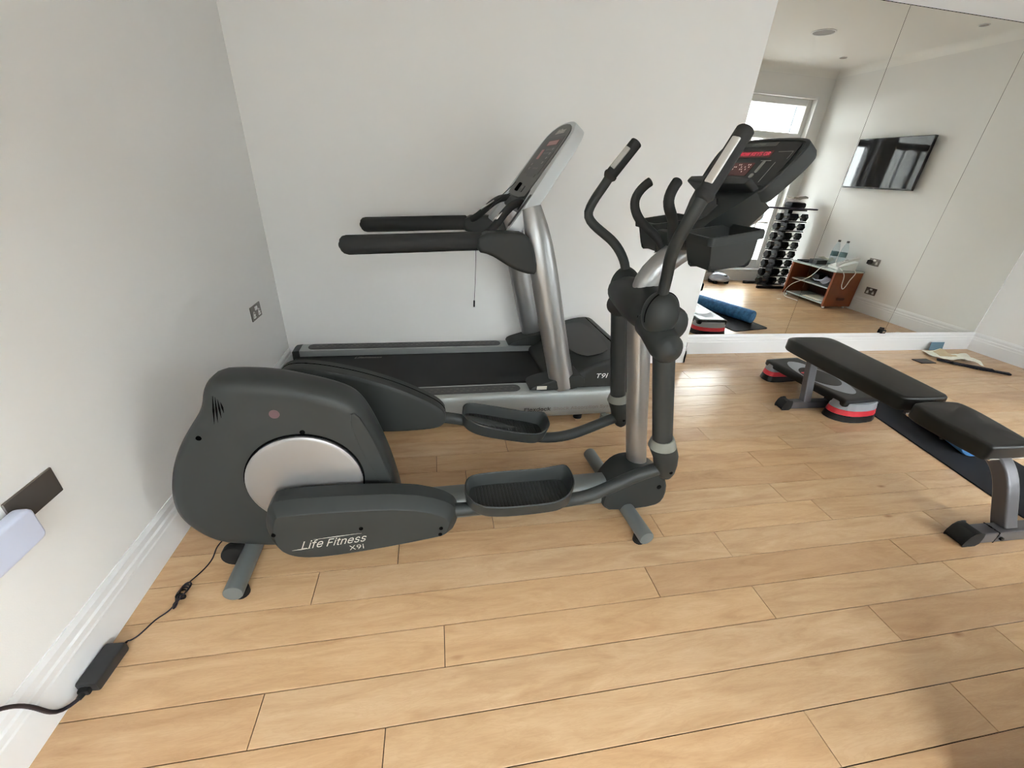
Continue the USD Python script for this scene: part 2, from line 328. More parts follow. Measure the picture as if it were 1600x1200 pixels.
for i, (q, c0, rz, net, dp) in enumerate(((W1, 'y', 0, False, .12), (W2, 'y', 0, False, .10), (UNSEEN_W3, 'b', 0, False, .06), (UNSEEN_W4, 's', 90, False, .06), (UNSEEN_W5, 'y', 0, True, .10))):  # both bay windows and the netted one are out of view, placed for brightness
    mid = (q[0] + q[1]) / 2; c = {'y': (mid, YW), 'b': (mid, YE), 's': (XE, mid)}[c0]
    window(f'window_{i + 1}', c, rz, q[1] - q[0], WZ0, WZ1, net, dp)

# floor: one mesh for each board
fl = thing('floor', kind='structure')
obj('subfloor', box(-.12, XR + .12, YE - WT, .6, -.06, -.006), 'joint_brown', fl)
def plank(x0, x1, y0, y1, z=0.0):
    g, c, h = .0013, .0008, .0005; a = np.array([(x0 + g, y0 + g), (x1 - g, y0 + g), (x1 - g, y1 - g), (x0 + g, y1 - g)])
    i = np.array([(c, c), (-c, c), (-c, -c), (c, -c)])
    v = np.vstack([np.c_[a, np.full(4, -.0058)], np.c_[a, np.full(4, z - h)], np.c_[a + i, np.full(4, z)]]); f = []
    for k in (0, 4):
        for e in range(4): b = (e + 1) % 4; f += [(k + e, k + b, k + 4 + b), (k + e, k + 4 + b, k + 4 + e)]
    return trimesh.Trimesh(v, np.array(f + [(8, 9, 10), (8, 10, 11)]), process=False)
JOINTS = {-3: [.54, 2.69, 4.2], -2: [1.07, 2.285, 3.23], -4: [.9, 3.1], -1: [1.89, 3.11], -5: [2.15, 2.71], 4: [1.2, 2.89], 5: [1.05, 3.21], 2: [1.3, 2.81], 0: [.6, 2.3], 3: [1.7, 3.16]}
for r in range(-22, 16):
    y0 = -1.9767 + r * .1379; y1 = min(y0 + .1379, .185); xe = XR if y0 > YW - .2 else XE
    J = list(JOINTS.get(r, [])) or [rnd.uniform(.5, 1.5)]
    while J[-1] + .9 < xe: J.append(J[-1] + rnd.uniform(.8, 1.7))
    J = [0.0] + [j for j in J if j < xe - .15] + [xe]
    for a, b in zip(J, J[1:]): obj('plank', plank(a, b, y0, y1), WOODS[rnd.randrange(5)], fl, smooth=False)

# ---------------------------------------------------------------- mirrors on the wall
MX = [3.198, 4.330, 5.462, 6.608]
for i, nm in enumerate(('left of the three frameless wall mirrors, beside the white wall corner', 'middle one of the three frameless wall mirrors above the white skirting', 'right one of the three frameless wall mirrors, next to the room corner')):
    t = thing('mirror', nm, 'mirror', (MX[i], YM, .187), group='mirrors on the recessed wall')
    w = MX[i + 1] - MX[i]
    obj('mirror_glass', box(.0015, w - .0015, 0, .006, .001, 2.388), 'mirror', t, smooth=False)
    obj('edge_strip', [box(-.001, .0015, .001, .006, 0, 2.388), box(w - .0015, w + .001, .001, .006, 0, 2.388), box(.0015, w - .0015, .001, .006, 2.388, 2.392)], 'grout_dark', t, smooth=False)
t = thing('mirror_clip', 'small black clip at the foot of the mirror joint', 'clip', (5.43, YM - .012, .185))
obj('clip_body', rbox((0, 0, .018), (.055, .02, .036), .006), 'rubber_black', t); obj('clip_plate', rbox((0, -.011, .018), (.028, .004, .018), .002), 'chrome', t)

# ---------------------------------------------------------------- elliptical trainer (u forward, v away from the camera)
el = thing('elliptical_trainer', 'grey elliptical cross trainer with a round silver side disc', 'exercise machine', (1.9, -1.6, 0), 1.4)
G, D = 'machine_grey', 'machine_dark'
SH = poly([(-1.53, .80), (-1.46, .803), (-1.36, .795), (-1.25, .765), (-1.15, .728), (-1.10, .69), (-1.06, .60), (-1.025, .48), (-1.0, .36), (-.985, .25), (-.98, .12), (-1.02, .06), (-1.2, .045), (-1.45, .06), (-1.58, .09), (-1.66, .115), (-1.715, .17), (-1.755, .245), (-1.762, .32), (-1.745, .41), (-1.71, .50), (-1.66, .585), (-1.61, .65), (-1.575, .70), (-1.56, .755)], 2, 110)
hs = obj('drive_housing', shell(SH, [(.05, -.135), (.028, -.133), (.012, -.122), (.003, -.10), (0, -.075), (0, -.045), (.006, -.02), (.02, -.004), (.05, .0)]), G, el, smooth=40)
obj('crease_panel', shell(poly([(-1.132, .66), (-1.122, .56), (-1.095, .47), (-1.065, .39), (-1.045, .30), (-1.03, .25), (-1.0, .25), (-1.012, .34), (-1.035, .46), (-1.07, .585), (-1.105, .665)], 1), bev(.006, -.1385, -.125, 2)), G, hs)
def slit(a, b, w=.008, y=-.1355):
    a, b = np.array(a), np.array(b); d = b - a; n = np.array([-d[1], d[0]]) / np.linalg.norm(d) * w / 2; m = (a + b) / 2
    return shell(np.array([a, m - n, b, m + n]), [(0, y), (0, y + .004)])
for p, q in (((-1.517, .752), (-1.537, .650)), ((-1.511, .748), (-1.526, .655)), ((-1.506, .740), (-1.512, .672)), ((-1.500, .730), (-1.500, .690))):
    obj('vent_slot', slit(p, q, .0055, -.1362), 'hole_black', hs)
for u, z in ((-1.285, .60), (-1.118, .625), (-1.595, .60)):
    obj('screw_hole', cyl((u, -.1365, z), (u, -.13, z), .0085, 12), 'hole_black', hs)
obj('sticker', cyl((-1.357, -.1362, .676), (-1.357, -.13, .676), .016, 16), 'sticker_pink', hs, label='small pinkish round sticker')
th = np.linspace(0, 2 * math.pi, 64, endpoint=False)
for s, y0 in ((-1, -.135),):
    c = np.c_[-1.305 + .193 * np.cos(th), .395 + .193 * np.sin(th)]
    dk = obj('side_disc', shell(c, [(.0, y0 - s * .004), (.0, y0 + s * .012), (.004, y0 + s * .015), (.012, y0 + s * .0165), (.06, y0 + s * .019)]), 'disc_silver', el, label='round satin silver cover')
    obj('disc_gap', shell(np.c_[-1.305 + .199 * np.cos(th), .395 + .199 * np.sin(th)], [(0, y0 - s * .004), (0, y0 + s * .003)]), 'hole_black', dk)
    obj('screw_hole', cyl((-1.29, y0 + s * .017, .372), (-1.29, y0 + s * .0205, .372), .0075, 12), 'hole_black', dk)
obj('drive_core', cyl((-1.28, -.02, .36), (-1.28, .20, .36), .17, 32), 'hole_black', el)
# crank covers that hide the pedal-arm rollers
CN = poly([(-1.405, .385), (-1.36, .40), (-1.16, .395), (-.95, .378), (-.83, .335), (-.775, .285), (-.772, .235), (-.80, .165), (-.90, .150), (-1.08, .130), (-1.25, .120), (-1.34, .130), (-1.40, .165), (-1.428, .22), (-1.432, .30)], 1, 110)
c1 = obj('crank_cover', shell(CN, [(.045, -.275), (.036, -.2745), (.031, -.2715), (.006, -.240), (.001, -.232), (0, -.22), (0, -.175), (.01, -.165)]), D, el, smooth=24)
for u, z in ((-1.395, .285), (-1.115, .275), (-.838, .235), (-.842, .205)):
    obj('screw_hole', cyl((u, -.2775, z), (u, -.27, z), .007, 12), 'hole_black', c1)
obj('lettering', [text('Life', .036, (-1.325, -.2755, .205), (1, 0, .045), (0, 0, 1), shear=.4, squash=.85), text('Fitness', .034, (-1.242, -.2755, .207), (1, 0, .045), (0, 0, 1), shear=.4, squash=.86), slit((-1.352, .204), (-1.29, .2065), .004, -.2762), slit((-1.275, .246), (-1.115, .253), .003, -.2762)], 'logo_silver', c1, smooth=False)
obj('lettering', text('X9i', .021, (-1.165, -.2755, .176), (1, 0, .03), (0, 0, 1), squash=1.15), 'logo_silver', c1, smooth=False)
CF = poly([(-1.455, .62), (-1.435, .675), (-1.39, .70), (-1.285, .69), (-1.143, .653), (-.995, .595), (-.865, .522), (-.80, .47), (-.79, .42), (-.81, .385), (-.87, .372), (-1.06, .372), (-1.25, .40), (-1.38, .46), (-1.44, .54)], 2, 90)
c2 = obj('crank_cover', shell(CF, [(.02, .165), (.004, .172), (0, .185), (0, .255), (.012, .272), (.028, .284), (.05, .29)]), D, el, smooth=28)
obj('seam', shell(CF, [(-.0012, .216), (-.0012, .220)]), 'hole_black', c2)
# frame
obj('frame_rail', shell(rrect(.115, .135, .045, 5, -.02, .118), [(0, -1.05), (0, -.04)], 'x'), 'grey_paint', el, label='pale grey steel base rail')
FB = poly([(-.10, .055), (.02, .04), (.16, .045), (.20, .075), (.205, .15), (.175, .225), (.12, .265), (.03, .275), (-.03, .255), (-.075, .20), (-.105, .13)], 1, 60)
fb = obj('front_housing', shell(FB, [(.012, -.105), (.003, -.10), (0, -.09), (0, .0), (.02, .06), (.05, .085)]), D, el, smooth=28)
obj('screw_hole', cyl((.155, -.1075, .168), (.155, -.10, .168), .011, 12), 'hole_black', fb)
for nm, u, ends, yo in (('front_stabilizer', .03, (-.283, .33), 0.002), ('rear_stabilizer', -1.565, (-.30, .27), 0.0)):
    s = obj(nm, cyl((u, ends[0], .050), (u - .035 * (nm[0] == 'f'), ends[1], .050), .033, 20, b=.004), 'grey_paint', el)
    for e, d in ((ends[0], .055), (ends[1], -.055)):
        uu = u - .02 * (nm[0] == 'f')
        obj('rubber_foot', cyl((uu + .008, e + d * .7, 0), (uu + .008, e + d * .7, .03), .026, 16, b=.003), 'rubber_black', s)
obj('transport_wheel', cyl((-1.625, -.13, .045), (-1.625, -.09, .045), .045, 24, b=.008), 'rubber_black', el)
PP = curve([(.083, -.01, .20), (.04, -.01, .40), (-.022, -.005, .75), (-.062, 0, 1.0), (-.058, 0, 1.08), (.002, 0, 1.16), (.072, 0, 1.213), (.17, 0, 1.268), (.30, 0, 1.345)], 40)
obj('upright_post', tube(PP, .0455, 24), 'silver_paint', el, smooth=60, label='curved silver steel post')
# pivots, rocker arms and moving handlebars
yk = obj('pivot_housing', tube(curve([(-.045, -.20, .985), (-.05, -.10, .99), (-.052, 0, 1.0), (-.05, .10, 1.0), (-.045, .21, 1.0)], 12), [.062, .066, .072, .076, .082, .084, .084, .082, .076, .072, .066, .062], 20, dome=True), D, el, smooth=60)
HN = [(-.109, -.205, 1.06), (-.113, -.21, 1.10), (-.118, -.22, 1.155), (-.135, -.245, 1.215), (-.142, -.275, 1.275), (-.135, -.30, 1.335), (-.118, -.31, 1.392)]
HF = [(-.045, .20, 1.05), (-.05, .202, 1.09), (-.07, .21, 1.137), (-.105, .235, 1.185), (-.170, .292, 1.238), (-.197, .315, 1.279), (-.188, .318, 1.315), (-.150, .312, 1.385), (-.130, .307, 1.425)]
for s, H, top, low, kn in ((-1, HN, (-.035, -.292, 1.545), (.005, -.245, .53), (.035, -.245, .445)), (1, HF, (-.052, .290, 1.540), (.055, .245, .45), (.078, .245, .37))):
    h0 = np.array(H[0]); hub = h0 + np.array((.01, 0, -.075)); out = hub + np.array((.012, s * .055, -.055))
    pb_ = obj('pivot_boot', [ball(h0 + (.006, 0, -.032), (.060, .058, .076), 3), tube(np.array([hub + (0, -s * .06, -.005), hub + (.004, -s * .02, -.015), out + (0, -s * .012, 0), out + (.0, s * .018, 0), out + (.0, s * .034, 0), out + (.0, s * .043, 0)]), [.055, .056, .052, .050, .038, .015], 24)], D, el, smooth=60)
    obj('seam', tube(np.array([h0 + (.006 + .0600 * math.sin(q), s * .012, -.032 + .0755 * math.cos(q)) for q in np.linspace(-1.9, 1.9, 24)]), .0016, 6), 'hole_black', pb_)
    if s < 0:
        for q in ((-.048 - .0705, -.105, .985), (-.048 - .066, -.150, .955)): obj('screw_hole', ball(q, (.007, .007, .008), 1), 'hole_black', pb_)
    a = obj('rocker_arm', tube(np.array([out + (0, -s * .01, -.01), np.array(low) + (0, 0, .0)]), .037, 20), G, el, smooth=60)
    k = np.array(kn); lo = np.array(low)
    obj('collar', tube(np.array([lo + (-.003, 0, .022), lo + (0, 0, .008), lo + (.003, 0, -.014)]), [.0405, .046, .0525], 24, dome=False), 'collar_grey', a, label='pale grey plastic collar')
    kk = obj('knuckle', tube(np.array([lo + (.002, 0, -.01), k + (0, 0, .02), k + (.008, 0, -.02), k + (.016, 0, -.055), k + (.022, 0, -.078), k + (.025, 0, -.09)]), [.049, .050, .048, .040, .028, .014], 20, ry=[.049, .047, .044, .037, .026, .013]), D, a, smooth=60)
    obj('screw_hole', cyl(k + (.010, -.0475, -.03), k + (.010, -.03, -.03), .0065, 10), 'hole_black', kk)
    hp = curve([hub] + H, 30)
    hb = obj('moving_handlebar', tube(hp, .0185, 16), D, el, smooth=60)
    a0, a1 = np.array(H[-1]), np.array(top); d = (a1 - a0) / np.linalg.norm(a1 - a0)
    obj('grip', tube(np.array([a0 - d * .012, a0 - d * .004, a0 + d * .004, a0 + d * .008, a1]), [.022, .0275, .0275, .0245, .0235], 18), 'grip_black', hb, smooth=50)
    side = np.array((-.75, -.55, .30)); side -= (side @ d) * d; side /= np.linalg.norm(side)
    p = [a0 + d * .02 + side * .0165, a1 - d * .03 + side * .0165]
    obj('hand_sensor', bar(p[0], p[1], .024, .018, .004, up=side), 'bright_trim', hb, label='satin silver pulse sensor plate')
# pedal arms and pedals
obj('pedal_arm', tube(curve([(-.90, -.215, .262), (-.772, -.217, .262), (-.55, -.22, .255), (-.326, -.22, .258), (-.246, -.222, .272), (-.149, -.228, .320), (-.051, -.236, .372), (.02, -.243, .402)], 30), .026, 16), G, el, smooth=60)
obj('pedal_arm', tube(curve([(-.90, .225, .42), (-.76, .222, .395), (-.55, .215, .335), (-.36, .21, .27), (-.27, .212, .258), (-.148, .225, .267), (-.02, .238, .305), (.07, .243, .335)], 30), .026, 16), G, el, smooth=60)
def pedal(c, tilt, front):
    """A foot tray: raised rim all round, higher at the toe, ribbed pad inside."""
    ca, sa = math.cos(tilt), math.sin(tilt); L, W = .43, .195
    o = poly([(-.213, -.015), (-.185, -.07), (-.11, -.100), (.08, -.100), (.165, -.088), (.213, -.03), (.213, .05), (.195, .090), (.05, .094), (-.15, .092), (-.205, .075), (-.215, .0)], 2, 64)
    zr = lambda p: .036 + .030 * np.clip((p[:, 0] - .08) / .13, 0, 1) ** 2 + .012 * np.clip((p[:, 1]) / .09, 0, 1)
    def ring(d, z, k=0.0): q = inset(o, d); return np.c_[q, np.full(len(q), z) + k * zr(o)]
    m = loft([ring(.030, -.022), ring(.016, -.020), ring(.006, -.006), ring(.0, .0, 1), ring(.004, .004, 1), ring(.009, .0, 1), ring(.018, .003), ring(.022, .001)])
    P = [m]; ribs = []
    for k in range(25):
        u = -.165 + k * .0138; w = .135 if -.15 < u < .15 else .115
        ribs.append(box(u - .0035, u + .0035, -w / 2, w / 2, 0, .0045))
    T = np.eye(4); T[:3, :3] = [[ca, 0, -sa], [0, 1, 0], [sa, 0, ca]]; T[:3, 3] = c
    for q in P + ribs: q.apply_transform(T)
    pd = obj('pedal', P[0], G, el, smooth=40); obj('foot_ribs', ribs, 'panel_black', pd, smooth=False)
pedal((-.532, -.215, .302), -.01, 1); pedal((-.520, .212, .340), -.25, 1)
# fixed grip bars
for pts in ([(.0, .03, 1.20), (-.03, .06, 1.24), (-.062, .10, 1.272), (-.085, .128, 1.31), (-.093, .135, 1.345), (-.078, .133, 1.385), (-.052, .125, 1.412)],
            [(.0, -.03, 1.22), (-.035, -.06, 1.268), (-.068, -.10, 1.308), (-.098, -.125, 1.335), (-.113, -.13, 1.362), (-.110, -.13, 1.392), (-.094, -.124, 1.418)]):
    obj('fixed_grip', tube(curve(pts, 24), .0165, 16), 'grip_black', el, smooth=60)
# console
B0, B1 = np.array((.165, 0, 1.405)), np.array((.272, 0, 1.56)); FY = (B1 - B0) / np.linalg.norm(B1 - B0); FX = np.array((0, -1., 0)); FZ = np.cross(FX, FY)
def onface(x, y, h=0.0): return B0 + FX * x + FY * y + FZ * h
CO = poly([(-.165, -.03), (.160, -.03), (.188, .06), (.203, .13), (.198, .172), (.16, .186), (0, .192), (-.16, .186), (-.202, .172), (-.21, .13), (-.195, .06)], 2, 70)
cm = place(shell(CO, [(.02, -.060), (.006, -.055), (0, -.040), (0, -.004), (.003, 0), (.010, .0015), (.014, -.002), (.016, -.002)], 'z'), B0, FX, FY)
co = obj('console', cm, D, el, smooth=35)
def patch(o, nm, m, x0, x1, y0, y1, h=.0015, r=.003, parent=None, label=None, B=onface, X=FX, Y=FY):
    return obj(nm, place(shell(rrect(x1 - x0, y1 - y0, min(r, (x1 - x0) / 2.1, (y1 - y0) / 2.1), 2), [(0, -.001), (0, h)], 'z'), B((x0 + x1) / 2, (y0 + y1) / 2), X, Y), m, parent or o, smooth=False, label=label)
patch(co, 'face_panel', 'panel_black', -.175, .175, .02, .165, .001, .012)
ds = patch(co, 'message_display', 'led_dark_red', -.13, .085, .118, .142, .0022)
obj('message_text', text('ARROW KEYS OR', .0125, onface(-.092, .1238, .0024), FX, FY, .0006, squash=1.2), 'led_red', ds, smooth=False, label='red lit message letters')
d2 = patch(co, 'profile_display', 'led_dark_red', -.06, .045, .050, .098, .0022)
dots = [place(box(-.0016, .0016, -.0022, .0022, 0, .0006), onface(-.05 + i * .009, .056 + j * .0085, .0023), FX, FY) for i, j in [(0, 1), (0, 2), (1, 2), (1, 3), (2, 3), (3, 4), (4, 4), (5, 3), (5, 2), (6, 2), (7, 1), (7, 3), (8, 4), (9, 4), (9, 3), (8, 2)]]
obj('display_dots', dots, 'led_pale', d2, smooth=False)
patch(co, 'badge', 'panel_grey', -.075, .075, .158, .172, .002)
obj('badge_lettering', text('LifeFitness', .0085, onface(-.04, .161, .0022), FX, FY, .0005, shear=.3), 'key_grey', co, smooth=False)
for x0, x1, y0, y1 in ((.075, .086, .062, .105), (.067, .083, .043, .058), (.060, .072, .026, .038), (.078, .090, .026, .038)): patch(co, 'key', 'key_grey', x0, x1, y0, y1, .004, .005)
for x0, x1, y0, y1 in ((.105, .165, .136, .1375), (.1635, .165, .11, .1375), (.06, .105, .105, .107), (.128, .130, .03, .10)): patch(co, 'trim_line', 'key_grey', x0, x1, y0, y1, .0018, .0005)
obj('reading_ledge', place(shell(poly([(-.175, -.012), (.135, -.012), (.15, .0), (.148, .016), (-.17, .016), (-.178, .0)], 1), bev(.005, -.02, .045, 2), 'z'), B0, FX, FY), 'tray_dark', co, smooth=40)
NK = [[(.055, -.045, 1.255), (.055, .045, 1.255), (.10, .05, 1.215), (.10, -.05, 1.215)], [(.085, -.085, 1.31), (.085, .085, 1.31), (.15, .085, 1.25), (.15, -.085, 1.25)], [(.125, -.13, 1.36), (.125, .13, 1.36), (.205, .12, 1.30), (.205, -.12, 1.30)], [(.16, -.16, 1.402), (.16, .16, 1.402), (.235, .15, 1.36), (.235, -.15, 1.36)]]
obj('console_neck', loft([np.array(r) for r in NK]), D, el, smooth=35)
obj('neck_panel', place(shell(poly([(-.05, -.02), (.05, -.02), (.06, .07), (-.06, .07)], 1), [(0, 0), (.004, .004)], 'z'), (.085, 0, 1.318), (0, -1, 0), (.55, 0, .75)), G, el, smooth=False)
def tray(s, u0, u1, v0, v1, zt, zb):
    """A moulded storage tray with a thick rim and a tapered, closed bowl."""
    c = rrect(u1 - u0, v1 - v0, .02, 3, (u0 + u1) / 2, (v0 + v1) / 2)
    R = lambda d, z: np.c_[inset(c, d), np.full(len(c), z)]
    return loft([R(.042, zb), R(.030, zb + .006), R(.022, zb + .03), R(.015, zt - .028), R(.001, zt - .024), R(0, zt - .006), R(.003, zt), R(.012, zt), R(.018, zt - .01), R(.032, zb + .014), R(.04, zb + .010)])
def tilted(m, c, a):
    T = trimesh.transformations.rotation_matrix(a, (0, 1, 0), c); m.apply_transform(T); return m
for s, v0, v1 in ((-1, -.255, -.085), (1, .085, .255)):
    obj('storage_tray', tilted(tray(s, -.025, .165, v0, v1, 1.287, 1.175), (.06, 0, 1.28), -.17), D, el, smooth=30)
obj('tray_bridge', rbox((.05, 0, 1.235), (.13, .18, .05), .015), D, el)

# ---------------------------------------------------------------- treadmill (l forward, w away from the camera)
tr = thing('treadmill', 'silver and dark grey treadmill with long black handrails', 'exercise machine', (.1, -.503, 0), 1.4)
for s in (-1, 1):
    pr = [(.300, .238), (.300, .19), (.315, .06), (.40, .045), (.425, .06), (.443, .10), (.449, .15), (.448, .19), (.440, .222), (.425, .238), (.405, .243)]
    rl = loft([np.c_[np.full(len(pr), l), [s * p[0] for p in pr], [p[1] for p in pr]] for l in (.035, 2.06)])
    rail = obj('side_rail', rl, 'rail_silver', tr, smooth=40, label='silver side rail')
    obj('foot_strip', shell(rrect(1.37, .088, .04, 5, .77, s * .368), [(0, .236), (0, .2425), (.002, .2445)], 'z'), 'tread_strip', rail, smooth=False)
    ribs = []
    for k in range(34): ribs += [box(.14 + k * .038, .155 + k * .038, s * .372 - .022, s * .372 - .004, .2435, .2455), box(.155 + k * .038, .17 + k * .038, s * .372 + .004, s * .372 + .022, .2435, .2455)]
    obj('strip_texture', ribs, 'panel_grey', rail, smooth=False)
    obj('end_cap', loft([np.c_[np.full(len(pr), l), [s * (.375 + (p[0] - .375) * k) for p in pr], [.15 + (p[1] - .15) * k for p in pr]] for l, k in ((-.012, .86), (.0, .97), (.038, 1.01))]), D, rail, smooth=40)
    if s < 0:
        obj('lettering', text('Flexdeck', .024, (1.468, -.4495, .117), (1, 0, 0), (0, -.02, 1), bold=True, squash=1.2), 'print_dark', rail, smooth=False)
        obj('lettering', text('Shock Absorption System', .022, (1.655, -.4495, .117), (1, 0, 0), (0, -.02, 1), squash=1.18), 'print_grey', rail, smooth=False)
bl = [np.c_[np.full(4, 0) + l, (-.298, .298, .298, -.298), (z, z, z - .03, z - .03)] for l, z in ((.0, .155), (.008, .185), (.03, .196), (1.74, .198))]
belt = obj('running_belt', loft(bl), 'belt_black', tr, smooth=40)
obj('belt_mark', text('LifeFitness', .026, (.40, .245, .1966), (1, 0, 0), (0, 1, 0), .0008, shear=.4, squash=1.0), 'print_grey', belt, smooth=False)
obj('deck', box(.04, 1.9, -.31, .31, .07, .165), 'rubber_black', tr)
obj('rear_roller_cover', cyl((.02, -.30, .115), (.02, .30, .115), .045, 20), 'rubber_black', tr)
for u, w in ((.15, -.36), (.15, .36), (1.86, -.36), (1.86, .36)): obj('foot', cyl((u, w, 0), (u, w, .06), .028, 16), 'rubber_black', tr)
obj('level_foot', [cyl((2.02, -.40, .0), (2.02, -.40, .05), .018, 14), rbox((2.03, -.42, .035), (.06, .03, .02), .006)], 'collar_grey', tr)
HD = poly([(1.665, .20), (1.665, .225), (1.72, .262), (1.80, .33), (1.88, .385), (2.0, .425), (2.10, .44), (2.165, .435), (2.20, .40), (2.215, .30), (2.22, .12), (2.2, .075), (1.9, .075), (1.70, .12)], 1, 70)
hd = obj('motor_hood', shell(HD, [(.03, -.40), (.012, -.397), (.003, -.388), (0, -.375), (0, .375), (.003, .388), (.012, .397), (.03, .40)]), D, tr, smooth=40)
obj('hood_recess', place(shell(poly([(-.16, -.28), (.05, -.30), (.085, -.2), (.105, 0), (.085, .2), (.05, .30), (-.16, .28)], 2, 40), [(0, -.004), (0, .002)], 'z'), (1.98, 0, .4205), (1, 0, .20), (0, 1, 0)), 'panel_black', hd, smooth=False)
obj('hood_seam', [box(2.117, 2.122, -.37, .37, .4385, .4405)], 'hole_black', hd)
obj('lettering', text('T9i', .030, (1.922, -.4005, .304), *FRONT, bold=True, shear=.2, squash=1.25), 'white_plastic', hd, smooth=False)
for s in (-1, 1):
    bt = [(1.50, .243), (1.515, .275), (1.60, .30), (1.72, .335), (1.84, .345), (1.86, .243)]
    b = obj('post_boot', shell(poly(bt, 1, 40), bev(.012, s * .43, s * .28, 2)), D, tr, smooth=40)
    if s < 0: obj('label_sticker', rbox((1.575, -.432, .268), (.062, .002, .024), .001), 'sticker_white', b, label='small white rating label')
    w = s * .385
    obj('upright', tube(curve([(1.722, w, .245), (1.64, w * .995, .55), (1.56, w * .985, .86), (1.475, w * .93, 1.19), (1.455, w * .88, 1.26)], 12), [.052] * 8 + [.050, .046, .040, .032], 24, ry=[.076] * 8 + [.074, .070, .062, .050], dome=False), 'silver_paint', tr, smooth=60, label='silver elliptical upright post')
    obj('handrail', tube(np.array([(.521, w, 1.063), (.526, w, 1.063), (.538, w, 1.064), (.558, w, 1.064), (.80, w, 1.077), (1.10, w, 1.094), (1.19, w, 1.098)]), [.014, .028, .040, .0455, .0455, .0455, .0455], 20, ry=[.013, .026, .037, .0425, .0425, .043, .044], up=(0, 0, 1)), 'grip_black', tr, smooth=60, label='long black padded handrail')
    br = poly([(1.168, 1.142), (1.38, 1.152), (1.43, 1.135), (1.468, 1.063), (1.49, .965), (1.47, .938), (1.379, .960), (1.309, .998), (1.24, 1.038), (1.168, 1.052)], 1, 50)
    bk = obj('rail_bracket', shell(br, bev(.02, w - .052, w + .05, 3)), D, tr, smooth=40)
    # front hand grip that slopes up from the bracket to the console
    g0, g1 = np.array((1.225, s * .345, 1.125)), np.array((1.395, s * .215, 1.265))
    gb = obj('front_grip', tube(curve([g0, g0 * .6 + g1 * .4, g1, g1 + (.05, -s * .03, .005)], 14), .021, 14), 'grip_black', bk, smooth=60)
    d = g1 - g0; n = np.array((-.75, -.3, .6)); obj('hand_sensor', bar(g0 + d * .40 + n * .019, g0 + d * .85 + n * .019, .024, .012, .004, up=n), 'bright_trim', gb, label='silver pulse sensor')
# console: silver side arms around a dark face
C0, C1 = np.array((1.405, 0, 1.245)), np.array((1.70, 0, 1.655)); CY = (C1 - C0) / np.linalg.norm(C1 - C0); CX = np.array((0, -1., 0)); CZ = np.cross(CX, CY)
def ontm(x, y, h=0.0): return C0 + CX * x + CY * y + CZ * h
OUT = poly([(-.375, -.13), (-.365, .02), (-.345, .20), (-.330, .40), (-.28, .49), (-.13, .53), (.08, .53), (.205, .49), (.25, .40), (.295, .20), (.345, .02), (.355, -.13), (.29, -.13), (.235, .10), (.205, .115), (-.225, .115), (-.255, .10), (-.30, -.13)], 1, 120)
fr = obj('console_frame', place(shell(OUT, [(.012, -.066), (.002, -.062), (0, -.055), (0, -.010), (.003, -.002), (.010, 0)], 'z'), C0, CX, CY), 'silver_soft', tr, smooth=35, label='silver console frame')
FA = poly([(-.245, .055), (.205, .055), (.222, .12), (.210, .40), (.175, .475), (.05, .512), (-.10, .512), (-.235, .475), (-.275, .40), (-.275, .12)], 1, 60)
cf = obj('console_face', place(shell(FA, bev(.004, -.06, .004, 2), 'z'), C0, CX, CY), 'panel_grey', tr, smooth=35)
def tp(nm, m, x0, x1, y0, y1, h=.0065, r=.003, label=None): return patch(cf, nm, m, x0, x1, y0, y1, h, r, None, label, ontm, CX, CY)
tp('keypad', 'panel_black', -.20, .160, .20, .43, .0052, .01)
tp('message_display', 'led_dark_red', -.105, .125, .375, .412, .0062); tp('message_window', 'pink_panel', -.085, .105, .38, .406, .0068, label='pinkish red display window')
tp('profile_display', 'pink_panel', -.12, -.065, .295, .355, .0066)
for j, y in enumerate((.352, .330, .235)):
    for i in range(4): tp('key', 'key_grey', -.025 + i * .028, -.014 + i * .028, y - .006, y + .006)
for x0, y in ((.09, .352), (.09, .325), (.085, .298), (.075, .270), (-.14, .262), (-.135, .235)): tp('key', 'key_grey', x0, x0 + .032, y - .007, y + .007, .0066, .004)
tp('lower_pad', 'panel_black', -.08, .12, .182, .20, .0056)
obj('lettering', text('LifeFitness', .028, ontm(-.085, .452, .0042), CX, CY, .001, shear=.3, bold=True, squash=.85), 'logo_silver', cf, smooth=False)
tp('stop_key', 'hole_black', -.10, -.03, .088, .138, .010, .012); tp('socket', 'panel_black', .03, .085, .085, .125, .008, .005); tp('key_slot', 'key_grey', .045, .058, .105, .12, .009)
patch(fr, 'grip_recess', 'panel_black', .285, .320, -.10, .09, .002, .015, None, None, ontm, CX, CY)
obj('console_lip', place(shell(rrect(.42, .07, .012, 3, 0, .03), bev(.01, -.07, -.005, 2), 'z'), C0, CX, CY), 'panel_black', tr, smooth=35)
cord = curve([ontm(-.14, .13, .02), ontm(-.20, .03, .03), ontm(-.17, -.06, .05), ontm(-.10, -.09, .06), ontm(-.04, .0, .05), ontm(-.02, .05, .03)], 40)
obj('safety_cord', tube(cord, .0022, 6), 'cable_black', tr, smooth=60, label='thin black looped safety cord')
obj('safety_cord', [tube(curve([(1.255, .36, 1.06), (1.257, .362, .80), (1.25, .36, .56)], 12), .0018, 6), tube(np.array([(1.25, .36, .575), (1.25, .36, .53)]), .006, 8)], 'cable_black', tr, smooth=60, label='thin black cord hanging down the wall side')

